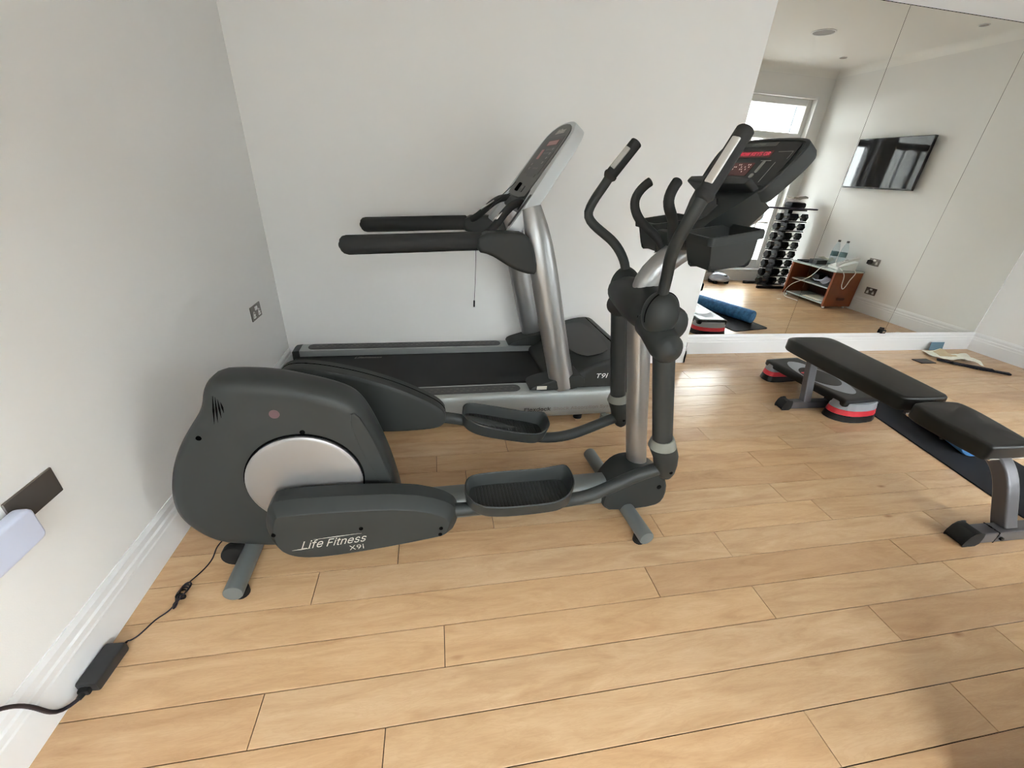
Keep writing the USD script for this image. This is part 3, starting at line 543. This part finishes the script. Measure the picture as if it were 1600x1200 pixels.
# ---------------------------------------------------------------- weight bench (x across, y from its near foot to its far foot)
be = thing('weight_bench', 'flat weight bench with black padded back and seat on a gunmetal frame', 'bench', (3.70, -2.03, 0), -1.5)
fr_ = 'gunmetal'
obj('foot_bar', rbox((.03, 0, .034), (.56, .065, .06), .006), fr_, be)
for s in (-1, 1):
    obj('end_cap', shell(poly([(0, .0), (.075, .0), (.085, .02), (.062, .072), (.02, .078), (0, .07)], 1) * [s, 1] + [(-.20 if s < 0 else .285), 0], bev(.006, -.04, .04, 2)), 'rubber_black', be)
obj('foot_seam', rbox((-.10, 0, .034), (.004, .067, .062), .001), 'hole_black', be)
for x in (-.075, .09): obj('bolt', cyl((x, -.033, .03), (x, -.042, .03), .009, 8), 'rubber_black', be)
pp = curve([(-.01, .012, .055), (-.01, .055, .15), (-.01, .10, .245), (-.01, .135, .295), (-.008, .19, .336), (-.004, .25, .35), (0, .33, .352)], 28)
sec = rrect(.072, .062, .010, 3)
def swept(path, sec):
    P = np.asarray(path, float); T = np.gradient(P, axis=0); T /= np.linalg.norm(T, axis=1, keepdims=True); r = []
    for p, t in zip(P, T): X = np.array((1., 0, 0)); Y = np.cross(t, X); r.append(p + sec[:, :1] * X + sec[:, 1:] * Y)
    return loft(r)
obj('front_post', swept(pp, sec), fr_, be, smooth=40, label='curved square front post')
obj('main_beam', rbox((0, .75, .366), (.06, .95, .05), .006), 'rack_black', be)
obj('rear_post', swept(curve([(-.045, 1.205, .05), (-.045, 1.23, .16), (-.045, 1.265, .30), (-.045, 1.28, .37)], 10), rrect(.06, .05, .008, 3)), fr_, be, smooth=40)
obj('rear_foot_bar', rbox((-.02, 1.205, .032), (.33, .055, .055), .006), fr_, be)
for s in (-1, 1): obj('end_cap', shell(poly([(0, 0), (.06, 0), (.068, .02), (.05, .066), (.015, .072), (0, .064)], 1) * [s, 1] + [(-.175 if s < 0 else .14), 0], bev(.006, 1.17, 1.24, 2)), 'rubber_black', be)
def pad(name, o, z0, z1, y0, y1, th):
    """An upholstered pad: tapered outline, soft rolled edges, slightly crowned; z runs from z0 at y0 to z1 at y1."""
    o = poly(o, 2, 80); rg = []
    for d, h in ((.02, 0), (.006, .002), (.001, .008), (0, .02), (0, th - .016), (.002, th - .007), (.008, th - .001), (.02, th + .001), (.06, th + .003), (.10, th + .004)):
        q = inset(o, d); rg.append(np.c_[q, h - th + z0 + (z1 - z0) * (q[:, 1] - y0) / (y1 - y0)])
    m = loft(rg); return obj(name, m, 'vinyl_black', be, smooth=40)
bp = pad('back_pad', [(-.145, .555), (.145, .555), (.16, .60), (.19, 1.30), (.185, 1.40), (.15, 1.435), (-.15, 1.435), (-.185, 1.40), (-.19, 1.30), (-.16, .60)], .445, .462, .555, 1.435, .085)
sp = pad('seat_pad', [(-.125, .15), (.125, .15), (.135, .17), (.165, .40), (.160, .50), (.12, .535), (-.12, .535), (-.160, .50), (-.165, .40), (-.135, .17)], .415, .438, .15, .535, .082)
obj('seat_plate', rbox((0, .30, .340), (.20, .30, .012), .003), 'chrome', be)
for x in (-.06, .06): obj('hinge_plate', rbox((x, .545, .36), (.008, .10, .07), .003), fr_, be)
obj('adjuster_ring', tube(np.array([(-.085 + .022 * math.cos(t), .36, .335 + .022 * math.sin(t)) for t in np.linspace(0, 5.6, 16)]), .004, 8), 'rack_black', be)
obj('pull_pin', [cyl((-.10, .535, .355), (-.03, .535, .355), .007, 10), ball((-.105, .535, .355), (.014, .014, .014), 2)], 'chrome', be)

# ---------------------------------------------------------------- aerobic step, mat, roller
stp = thing('aerobic_step', 'black aerobic step on grey, red and black risers under the bench', 'fitness step', (3.925, -.655, 0), 4.0)
def riser(s):
    o = poly(np.array([(-.19, .33), (-.115, .395), (0, .412), (.125, .398), (.19, .33), (.185, .24), (.10, .22), (-.10, .22), (-.185, .24)]) * [1, s], 1, 60)
    for nm, m, z0, z1 in (('riser_base', 'step_black', 0, .046), ('riser_band', 'step_red', .046, .084), ('riser_band', 'step_grey', .084, .136)):
        d = lambda z: .022 * z / .13
        obj(nm, shell(o, [(d(z0) + .004, z0), (d(z0), z0 + .003), (d(z1), z1 - .003), (d(z1) + .004, z1)], 'z'), m, stp, smooth=30, label=dict(step_red='red riser band', step_grey='grey riser band').get(m))
riser(-1); riser(1)
P_ = poly([(-.150, -.360), (.150, -.360), (.162, -.345), (.165, .345), (.150, .360), (-.150, .360), (-.165, .345), (-.162, -.345)], 1, 90)
pl = obj('platform', shell(P_, [(.012, .108), (.004, .110), (0, .116), (0, .146), (.006, .154), (.016, .158), (.03, .159)], 'z'), 'step_black', stp, smooth=40)
e = lambda a, b, n=48: np.c_[a * np.cos(np.linspace(0, 2 * math.pi, n, endpoint=False)), b * np.sin(np.linspace(0, 2 * math.pi, n, endpoint=False))]
obj('grip_panel', shell(e(.125, .275), [(0, .156), (0, .1605)], 'z'), 'step_grey', pl, smooth=False, label='grey oval grip panel')
obj('centre_panel', shell(e(.118, .155), [(0, .158), (0, .1618)], 'z'), 'step_black', pl, smooth=False)
obj('badge', shell(e(.024, .014, 20) + [-.075, .07], [(0, .160), (0, .1624)], 'z'), 'step_red', pl, smooth=False)
ed = np.array((.1795, .9838)); ep = np.array((.9838, -.1795)); m0 = np.array((4.135, -1.024))
ma = thing('exercise_mat', 'thin black exercise mat lying beneath the weight bench', 'mat', (*(m0 + ep * .25 + ed * -.15), 0), -math.degrees(math.atan2(ed[0], ed[1])))
obj('mat_sheet', shell(rrect(.50, 1.63, .045, 5), bev(.002, 0, .008, 1), 'z'), 'mat_black', ma)
rd = np.array((.353, .86)); rl_ = np.linalg.norm(rd); rd /= rl_
ro = thing('foam_roller', 'long blue marbled foam roller lying on the black mat', 'foam roller', (4.283, -1.485, .0085), -math.degrees(math.atan2(rd[0], rd[1])))
obj('roller_body', tube(np.array([(0, 0, .073), (0, .003, .073), (0, .012, .073), (0, .92, .073), (0, .929, .073), (0, .932, .073)]), [.064, .069, .073, .073, .069, .064], 32, dome=False), 'foam_blue', ro, smooth=40)

# ---------------------------------------------------------------- left wall: sockets, adapter and cables
def socket(name, label, loc, rotz, plug=False):
    """A double switched wall socket; its plate faces +y before turning."""
    t = thing(name, label, 'wall socket', loc, rotz)
    obj('face_plate', shell(rrect(.146, .086, .003, 2), bev(.002, 0, .006, 1), 'y'), 'steel_plate', t)
    for s in (-1, 1):
        tri = poly(np.array([(-.020, -.026), (.020, -.026), (.012, -.004), (.006, .014), (-.006, .014), (-.012, -.004)]) + [s * .037, -.004], 1)
        i = obj('socket_insert', shell(tri, bev(.001, .005, .0085, 1), 'y'), 'white_plastic', t, label='white socket insert')
        obj('pin_slots', [box(s * .037 + a - .0035, s * .037 + a + .0035, .0083, .009, -.004 + b - c, -.004 + b + c) for a, b, c in ((0, .004, .0045), (-.011, -.014, .0018), (.011, -.014, .0018))], 'hole_black', i, smooth=False)
        obj('rocker_switch', rbox((s * .0085, .008, .022), (.014, .007, .022), .002), 'white_plastic', t, label='white rocker switch')
    return t
socket('wall_socket', 'steel double socket on the white wall beside the treadmill', (0, -.405, .585), -90)
bp_ = thing('blank_plate', 'plain brushed steel blank plate low on the left wall', 'wall plate', (0, -1.985, .577), -90)
obj('face_plate', shell(rrect(.150, .083, .003, 2), bev(.002, 0, .006, 1), 'y'), 'steel_plate', bp_)
wa = thing('plug_in_adapter', 'pale blue white rounded plug adapter at the left picture edge', 'plug adapter', (0, -2.115, .545), -90)
obj('adapter_body', shell(rrect(.15, .10, .018, 4), bev(.010, .006, .045, 3), 'y'), 'pale_blue_plastic', wa)
ad = thing('power_adapter', 'black power adapter brick lying against the left skirting board', 'power adapter', (.05, -2.12, 0))
obj('brick', bar((.004, .062, .021), (-.004, -.06, .021), .060, .038, .007), 'adapter_black', ad)
obj('strain_relief', [cyl((-.005, -.058, .02), (-.010, -.085, .018), .011, 14, .007), rbox((-.006, -.066, .02), (.03, .016, .022), .005)], 'rubber_black', ad)
obj('strain_relief', cyl((.012, .058, .016), (.016, .078, .012), .005, 10, .003), 'rubber_black', ad)
pc = obj('power_cable', tube(curve([(.040, -2.205, .018), (.026, -2.235, .03), (.0225, -2.265, .10), (.021, -2.30, .19), (.012, -2.37, .265), (.008, -2.50, .34), (.03, -2.60, .42), (.02, -2.62, .50)], 40), .0052, 10), 'cable_black', None, 60, 'thick dark cable running up the skirting from the black adapter', 'cable')
tc = obj('thin_cable', tube(curve([(.066, -2.040, .012), (.074, -2.03, .004), (.088, -2.01, .003), (.110, -1.965, .003), (.136, -1.93, .003), (.142, -1.90, .012), (.132, -1.865, .004), (.146, -1.825, .003), (.166, -1.785, .003), (.178, -1.72, .003), (.172, -1.68, .003), (.185, -1.625, .004), (.235, -1.60, .03)], 70), .0024, 8), 'cable_black', None, 60, 'thin black cable on the floor leading to the elliptical trainer', 'cable')
tie = thing('cable_tie', 'small bundle of spare black cable tied up on the floor', 'cable bundle', (.150, -1.895, 0))
for k in range(4):
    a = .02 + k * .004; lp = [(.004 * k - .008 + .008 * math.sin(q * 2), a * 1.6 * math.sin(q), .008 + .004 * k + .003 * math.cos(q)) for q in np.linspace(0, 2 * math.pi, 20)]
    obj('cable_loop', tube(np.array([(x + .009 * math.cos(q), y, z) for (x, y, z), q in zip(lp, np.linspace(0, 2 * math.pi, 20))]), .003, 6), 'cable_black', tie, smooth=60)
obj('strap', tube(np.array([(.014 * math.cos(t), .0, .013 + .012 * math.sin(t)) for t in np.linspace(0, 6.1, 14)]), .004, 6), 'rubber_black', tie, smooth=60)

# ---------------------------------------------------------------- papers in the right corner
def sheet(pts, hgt, seed, th=.002, n=16):
    """A crumpled sheet on the floor inside a quadrilateral."""
    a, b, c, d = [np.array(p, float) for p in pts]; g = np.linspace(0, 1, n); r = []
    for w in (1, 0):
        for u in g:
            for v in g:
                p = (a * (1 - u) + b * u) * (1 - v) + (d * (1 - u) + c * u) * v
                h = hgt * float(meshkit.fbm(np.array([p[0] * 9, p[1] * 9, seed]), 3)) ** 1.5 * 1.6
                j = .025 * (float(meshkit.noise(np.array([p[0] * 14, p[1] * 14, seed + 9.]))) - .5)
                r.append((p[0] + j, p[1] + j, max(h, 0) + w * th + .001))
    f = []; N = n * n; q = lambda i, j: i * n + j
    for i in range(n - 1):
        for j in range(n - 1):
            f += [(q(i, j), q(i + 1, j), q(i + 1, j + 1)), (q(i, j), q(i + 1, j + 1), q(i, j + 1))]
            f += [(N + q(i, j), N + q(i + 1, j + 1), N + q(i + 1, j)), (N + q(i, j), N + q(i, j + 1), N + q(i + 1, j + 1))]
    ed_ = [q(i, 0) for i in range(n)] + [q(n - 1, j) for j in range(1, n)] + [q(i, n - 1) for i in range(n - 2, -1, -1)] + [q(0, j) for j in range(n - 2, 0, -1)]
    for x, y in zip(ed_, ed_[1:] + ed_[:1]): f += [(x, N + x, N + y), (x, N + y, y)]
    m = trimesh.Trimesh(np.array(r), np.array(f), process=False)
    if m.volume < 0: m.invert()
    return m
pbg = thing('paper_bag', 'crumpled white paper bag with a tan patch on the floor by the mirror skirting', 'paper bag', (6.08, -.06, 0))
BQ = [(-.15, .16), (-.18, .02), (.12, -.21), (.22, .04)]
obj('paper_sheet', sheet(BQ, .05, 3.1), 'paper_white', pbg, smooth=40)
m = sheet([(-.06, .12), (-.08, .03), (.05, -.06), (.11, .07)], .05, 3.1, .004); obj('tan_patch', m, 'paper_tan', pbg, smooth=40, label='tan printed patch')
sb = thing('resistance_strap', 'black fabric strap stretched out in front of the paper bag', 'strap', (6.02, -.25, 0))
for k, (a, b, z) in enumerate((((-.14, .16), (.05, -.06), .010), ((-.09, .06), (.14, -.12), .018), ((.06, -.06), (.24, -.19), .009))):
    obj('strap_length', bar((*a, z), (*b, z), .045, .014, .004), 'strap_black', sb)
bk_ = obj('booklet', rbox((5.70, -.112, .004), (.17, .10, .007), .002), 'booklet_brown', None, 30, 'small dark brown booklet flat on the floor beside the bench', 'booklet')
cd = obj('leaning_card', place(shell(rrect(.17, .085, .003, 2), [(0, 0), (0, .002)], 'z'), (6.135, .128, .055), (1, 0, 0), (.25, .30, .95)), 'card_blue', None, False, 'blue card leaning against the white skirting by the paper bag', 'card')

# ---------------------------------------------------------------- right wall: seen in the mirror
tv = thing('television', 'black flat television mounted on the right wall, seen in the mirror', 'television', (XR, -1.535, 1.747), 90)
obj('casing', shell(rrect(.935, .565, .006, 2), bev(.003, .035, .072, 1), 'y'), 'tv_body', tv)
obj('screen', shell(rrect(.915, .54, .003, 2, 0, .006), [(0, .071), (0, .0745)], 'y'), 'tv_screen', tv)
obj('wall_mount', rbox((0, .018, 0), (.3, .036, .25), .004), 'rack_black', tv)
obj('status_light', rbox((0, .0757, -.274), (.02, .002, .004), .0008), 'bright_trim', tv)
socket('wall_socket', 'steel double socket low on the right wall, seen in the mirror', (XR, -1.055, .285), 90)
socket('wall_socket', 'steel double socket behind the telephone above the cabinet', (XR, -1.175, .63), 90)
pg = thing('mains_plug', 'black mains plug pushed into the socket behind the telephone', 'plug', (XR, -1.215, .625), 90)
obj('plug_body', rbox((0, .028, 0), (.05, .038, .05), .008), 'rubber_black', pg)
ca = thing('cabinet', 'low reddish wooden cabinet with open glass shelves under the television', 'cabinet', (6.385, -1.59, 0))
CW, CL, CH = .43, .74, .50
for s in (-1, 1): obj('side_panel', rbox((0, s * (CL / 2 - .018), .03 + (CH - .05) / 2), (CW, .036, CH - .05), .006), 'wood_red', ca)
obj('cutout', shell(rrect(.13, .035, .017, 4, .02, .13), [(0, CL / 2 - .004), (0, CL / 2 + .0008)], 'y'), 'wood_inside', ca)
obj('back_panel', rbox((CW / 2 - .012, 0, .26), (.014, CL - .07, .42), .002), 'wood_inside', ca)
for z, d in ((.055, .40), (.255, .36), (CH - .012, CW + .01)):
    obj('shelf', rbox((0 if z > .4 else .015, 0, z), (d, CL + (.01 if z > .4 else -.074), .018 if z < .4 else .022), .004), 'shelf_glass', ca, label='grey glass shelf')
for x in (-.16, .16):
    for y in (-.33, .33): obj('foot', lathe([(.012, 0), (.016, .004), (.016, .02), (.010, .032)], 12, (x, y, 0)), 'white_plastic', ca)
TZ = CH + .0005
ph = thing('telephone', 'white desk telephone with a handset on top of the cabinet', 'telephone', (6.38, -1.35, TZ), 12)
obj('base', loft([np.array([(-.12, -.11, z), (.11, -.11, z + .085 * k), (.11, .09, z + .085 * k), (-.12, .09, z)]) for z, k in ((.0, 0), (.03, 1.0))]), 'white_plastic', ph, smooth=20)
obj('handset', tube(curve([(-.13, .065, .060), (-.06, .065, .092), (.03, .065, .127), (.12, .065, .150)], 14), [.02, .024, .020, .017, .016, .016, .016, .016, .016, .016, .017, .020, .024, .021], 14), 'white_plastic', ph, smooth=60)
obj('keypad', [bar((-.05 + i * .022, -.07 + j * .022, .059 + .0083 * i), (-.038 + i * .022, -.07 + j * .022, .0635 + .0083 * i), .015, .006, .001) for i in range(4) for j in range(3)], 'lamp_grey', ph, smooth=False)
obj('screen', bar((.055, -.05, .0985), (.09, -.05, .1115), .06, .006, .001), 'panel_black', ph)
obj('coiled_cord', tube(curve([(-.11, .075, .05), (-.10, .11, .02), (-.07, .16, -.03), (-.045, .164, -.13), (-.03, .165, -.20), (-.01, .166, -.225), (.015, .166, -.19), (.04, .166, -.10), (.075, .16, -.02), (.08, .10, .008)], 50), .0055, 8), 'white_plastic', ph, smooth=60)
def bottle(loc, label):
    b = thing('water_bottle', label, 'bottle', loc, group='water bottles on the cabinet')
    obj('bottle_body', lathe([(.030, 0), (.042, .004), (.043, .05), (.040, .08), (.043, .11), (.043, .19), (.040, .22), (.026, .275), (.015, .30), (.014, .315)], 24), 'clear_plastic', b, smooth=50)
    obj('label_band', lathe([(.0432, .125), (.0438, .126), (.0438, .184), (.0432, .185)], 24), 'bottle_label', b, smooth=50)
    obj('cap', lathe([(.0155, .308), (.0165, .310), (.0165, .328), (.015, .331)], 16), 'panel_grey', b, smooth=40)
bottle((6.465, -1.625, TZ), 'clear water bottle on the cabinet, nearer the window'); bottle((6.505, -1.53, TZ), 'clear water bottle on the cabinet, right behind the telephone')
tb = thing('desk_tray', 'dark grey box tray on the cabinet top beside the bottles', 'tray', (6.33, -1.70, TZ))
obj('tray_body', rbox((0, 0, .025), (.17, .13, .05), .006), 'tray_dark', tb); obj('tray_lid', rbox((0, 0, .054), (.175, .135, .008), .003), 'panel_grey', tb)
obj('black_folder', rbox((6.33, -1.855, TZ + .008), (.24, .16, .015), .003), 'rubber_black', None, 30, 'thin black folder on the cabinet end nearest the window', 'folder')
m = sheet([(-.07, -.06), (.07, -.06), (.07, .06), (-.07, .06)], .10, 8.2, .002); m.apply_translation((6.52, -1.765, TZ)); obj('paper_napkin', m, 'paper_white', None, 40, 'crumpled white napkin on the cabinet behind the dark tray', 'napkin')
m = sheet([(-.12, -.10), (.12, -.10), (.12, .10), (-.12, .10)], .09, 2.2, .003); m.apply_translation((6.33, -1.47, .2645)); obj('plastic_pouch', m, 'pale_blue_plastic', None, 40, 'pale blue plastic pouch on the middle cabinet shelf', 'pouch')
obj('storage_box', rbox((6.42, -1.66, .2645 + .05), (.16, .12, .10), .005), 'booklet_brown', None, 30, 'dark brown box on the middle cabinet shelf', 'box')
obj('paper_stack', [rbox((6.33 + .01 * k, -1.50 + .012 * k, .0645 + .006 * k + .003), (.21, .29, .0055), .001) for k in range(3)], 'paper_white', None, 30, 'stack of white papers on the bottom cabinet shelf', 'papers')
obj('white_cable', tube(curve([(6.19, -1.43, TZ + .008), (6.165, -1.45, TZ + .008), (6.148, -1.475, TZ - .04), (6.135, -1.62, .30), (6.12, -1.84, .12), (6.12, -1.86, .03), (6.115, -1.74, .005), (6.125, -1.64, .005), (6.12, -1.58, .005)], 60), .004, 8), 'white_plastic', None, 60, 'thin white cable hanging from the cabinet front to the floor', 'cable')
obj('paper_scrap', rbox((5.90, -1.68, .002), (.06, .03, .003), .001), 'paper_white', None, 30, 'tiny white paper scrap on the floor near the cabinet', 'paper scrap')

# dumbbell rack in the window corner
RX, RY = 6.28, -2.44
rk = thing('dumbbell_rack', 'tall black dumbbell rack standing in the window corner', 'dumbbell rack', (RX, RY, 0))
obj('base', [rbox((0, s * .16, .02), (.56, .05, .04), .008) for s in (-1, 1)] + [rbox((0, 0, .02), (.06, .34, .04), .008)], 'rack_black', rk)
obj('column', rbox((0, -.03, .58), (.08, .08, 1.10), .01), 'rack_black', rk)
TIERS = [.102 + .133 * k for k in range(8)]
for z in TIERS: obj('cradle', [bar((-.24, .04, z - .058), (.24, .04, z - .058), .03, .01, .003), bar((-.24, .10, z - .058), (.24, .10, z - .058), .03, .01, .003), rbox((0, .04, z - .058), (.05, .14, .012), .003)], 'rack_black', rk)
obj('top_plate', rbox((0, .04, 1.135), (.30, .22, .016), .004), 'rack_black', rk)
ords = ('lowest', 'second lowest', 'third lowest', 'fourth lowest', 'fourth from the top', 'third from the top', 'second from the top', 'topmost')
def dumbbell(s0, loc, label):
    d = thing('dumbbell', label, 'dumbbell', loc, group='dumbbells on the tall rack')
    hx = e(s0, s0, 6)
    for s in (-1, 1): obj('weight_head', shell(hx, [(.008, s * .115), (0, s * .108), (0, s * .058), (.008, s * .052)], 'x'), 'dumbbell_black', d, smooth=20)
    obj('handle', cyl((-.055, 0, 0), (.055, 0, 0), .013, 12), 'chrome', d)
    return d
d0 = None
for k, z in enumerate(TIERS):
    for s in (-1, 1):
        lb = f'black hex dumbbell on the {ords[k]} tier of the rack, {"cabinet" if s > 0 else "window"} side'
        loc = (RX + s * .125, RY + .07, z + .0045)
        if d0 is None: d0 = dumbbell(.056, loc, lb)
        else: dup(d0, loc, 0, lb)
pb = thing('push_bar', 'dark purple exercise bar with looped ends on top of the rack', 'exercise bar', (6.16, -2.325, 1.1435), 2)
obj('shaft', rbox((0, 0, .012), (.46, .045, .022), .008), 'bar_purple', pb)
for s in (-1, 1):
    lp = [(s * .20, -.03), (s * .30, -.032), (s * .42, -.03), (s * .445, 0), (s * .42, .03), (s * .30, .032), (s * .20, .03)]
    obj('end_loop', tube(np.c_[curve(lp, 24), np.full(24, .012)], .010, 10), 'bar_purple', pb, smooth=60)
tw = thing('folded_towel', 'grey towel folded on top of the dumbbell rack', 'towel', (6.36, -2.475, 1.1435))
obj('towel_fold', rbox((0, 0, .05), (.26, .16, .085), .03), 'strap_black', tw, label='black lower fold')
m = sheet([(-.13, -.07), (.13, -.07), (.13, .07), (-.13, .07)], .07, 4.4, .02); m.apply_translation((0, 0, .095)); obj('towel_fold', m, 'cloth_grey', tw, smooth=60)
gd = thing('floor_gadget', 'rounded silver and black gadget on the floor under the window', 'fitness gadget', (5.56, -2.62, 0))
obj('shell', loft([np.c_[e(a, b, 32), np.full(32, z)] + [dx, 0, 0] for a, b, z, dx in ((.13, .10, .03, 0), (.165, .125, .045, 0), (.175, .13, .07, 0), (.15, .115, .105, -.005), (.10, .08, .14, -.02), (.05, .04, .155, -.03))]), 'gadget_silver', gd, smooth=60)
obj('inset', ball((.02, .03, .112), (.085, .07, .035), 2), 'tv_body', gd, smooth=60, label='black oval inset')
obj('base', [cyl((x, y, 0), (x, y, .045), .035, 16, b=.006) for x in (-.10, .10) for y in (-.06, .06)], 'rubber_black', gd)

# ---------------------------------------------------------------- ceiling fittings (all switched off)
def ceiling_disc(nm, lb, cat, x, y, r):
    t = thing(nm, lb, cat, (x, y, ZC))
    obj('rim', lathe([(r * .86, -.002), (r, -.001), (r, -.005), (r * .96, -.008), (r * .88, -.008), (r * .86, -.004)], 36), 'white_gloss', t)
    obj('grille' if r > .1 else 'lens', lathe([(r * .87, -.0015), (r * .87, -.005), (r * .5, -.0065)], 36), 'lamp_grey', t)
ceiling_disc('ceiling_speaker', 'large round grey grille in the ceiling, seen in the mirror', 'ceiling speaker', 5.13, -1.51, .115)
ceiling_disc('downlight', 'small unlit downlight in the ceiling nearer the window', 'downlight', 6.10, -2.22, .042)
ceiling_disc('downlight', 'small unlit downlight in the ceiling nearer the mirror', 'downlight', 6.22, -.81, .042)

# ---------------------------------------------------------------- the street outside
struct('ground', box(-30, 40, -40, YE - WT - .3, -1.3, -1.2), 'street')
bd = thing('building', 'pale stone building across the street with rows of tall windows', 'building', (4, -17, -1.2))
obj('facade', box(-10, 26, -4, 0, 0, 7.0), 'stone', bd)
obj('cornice', box(-10, 26, -4, .35, 6.6, 7.0), 'stone', bd)
for fz in (1.0, 4.1):
    for k in range(13):
        x = -7.5 + k * 2.6
        f_ = obj('window', [box(x - .62, x + .62, 0, .10, fz - .1, fz), box(x - .62, x - .5, 0, .08, fz, fz + 2.1), box(x + .5, x + .62, 0, .08, fz, fz + 2.1), box(x - .62, x + .62, 0, .08, fz + 2.1, fz + 2.25), box(x - .5, x + .5, 0, .05, fz + 1.02, fz + 1.08)], 'white_gloss', bd, smooth=False)
        obj('pane', box(x - .5, x + .5, .0, .02, fz, fz + 2.1), 'dark_glass', f_, smooth=False)
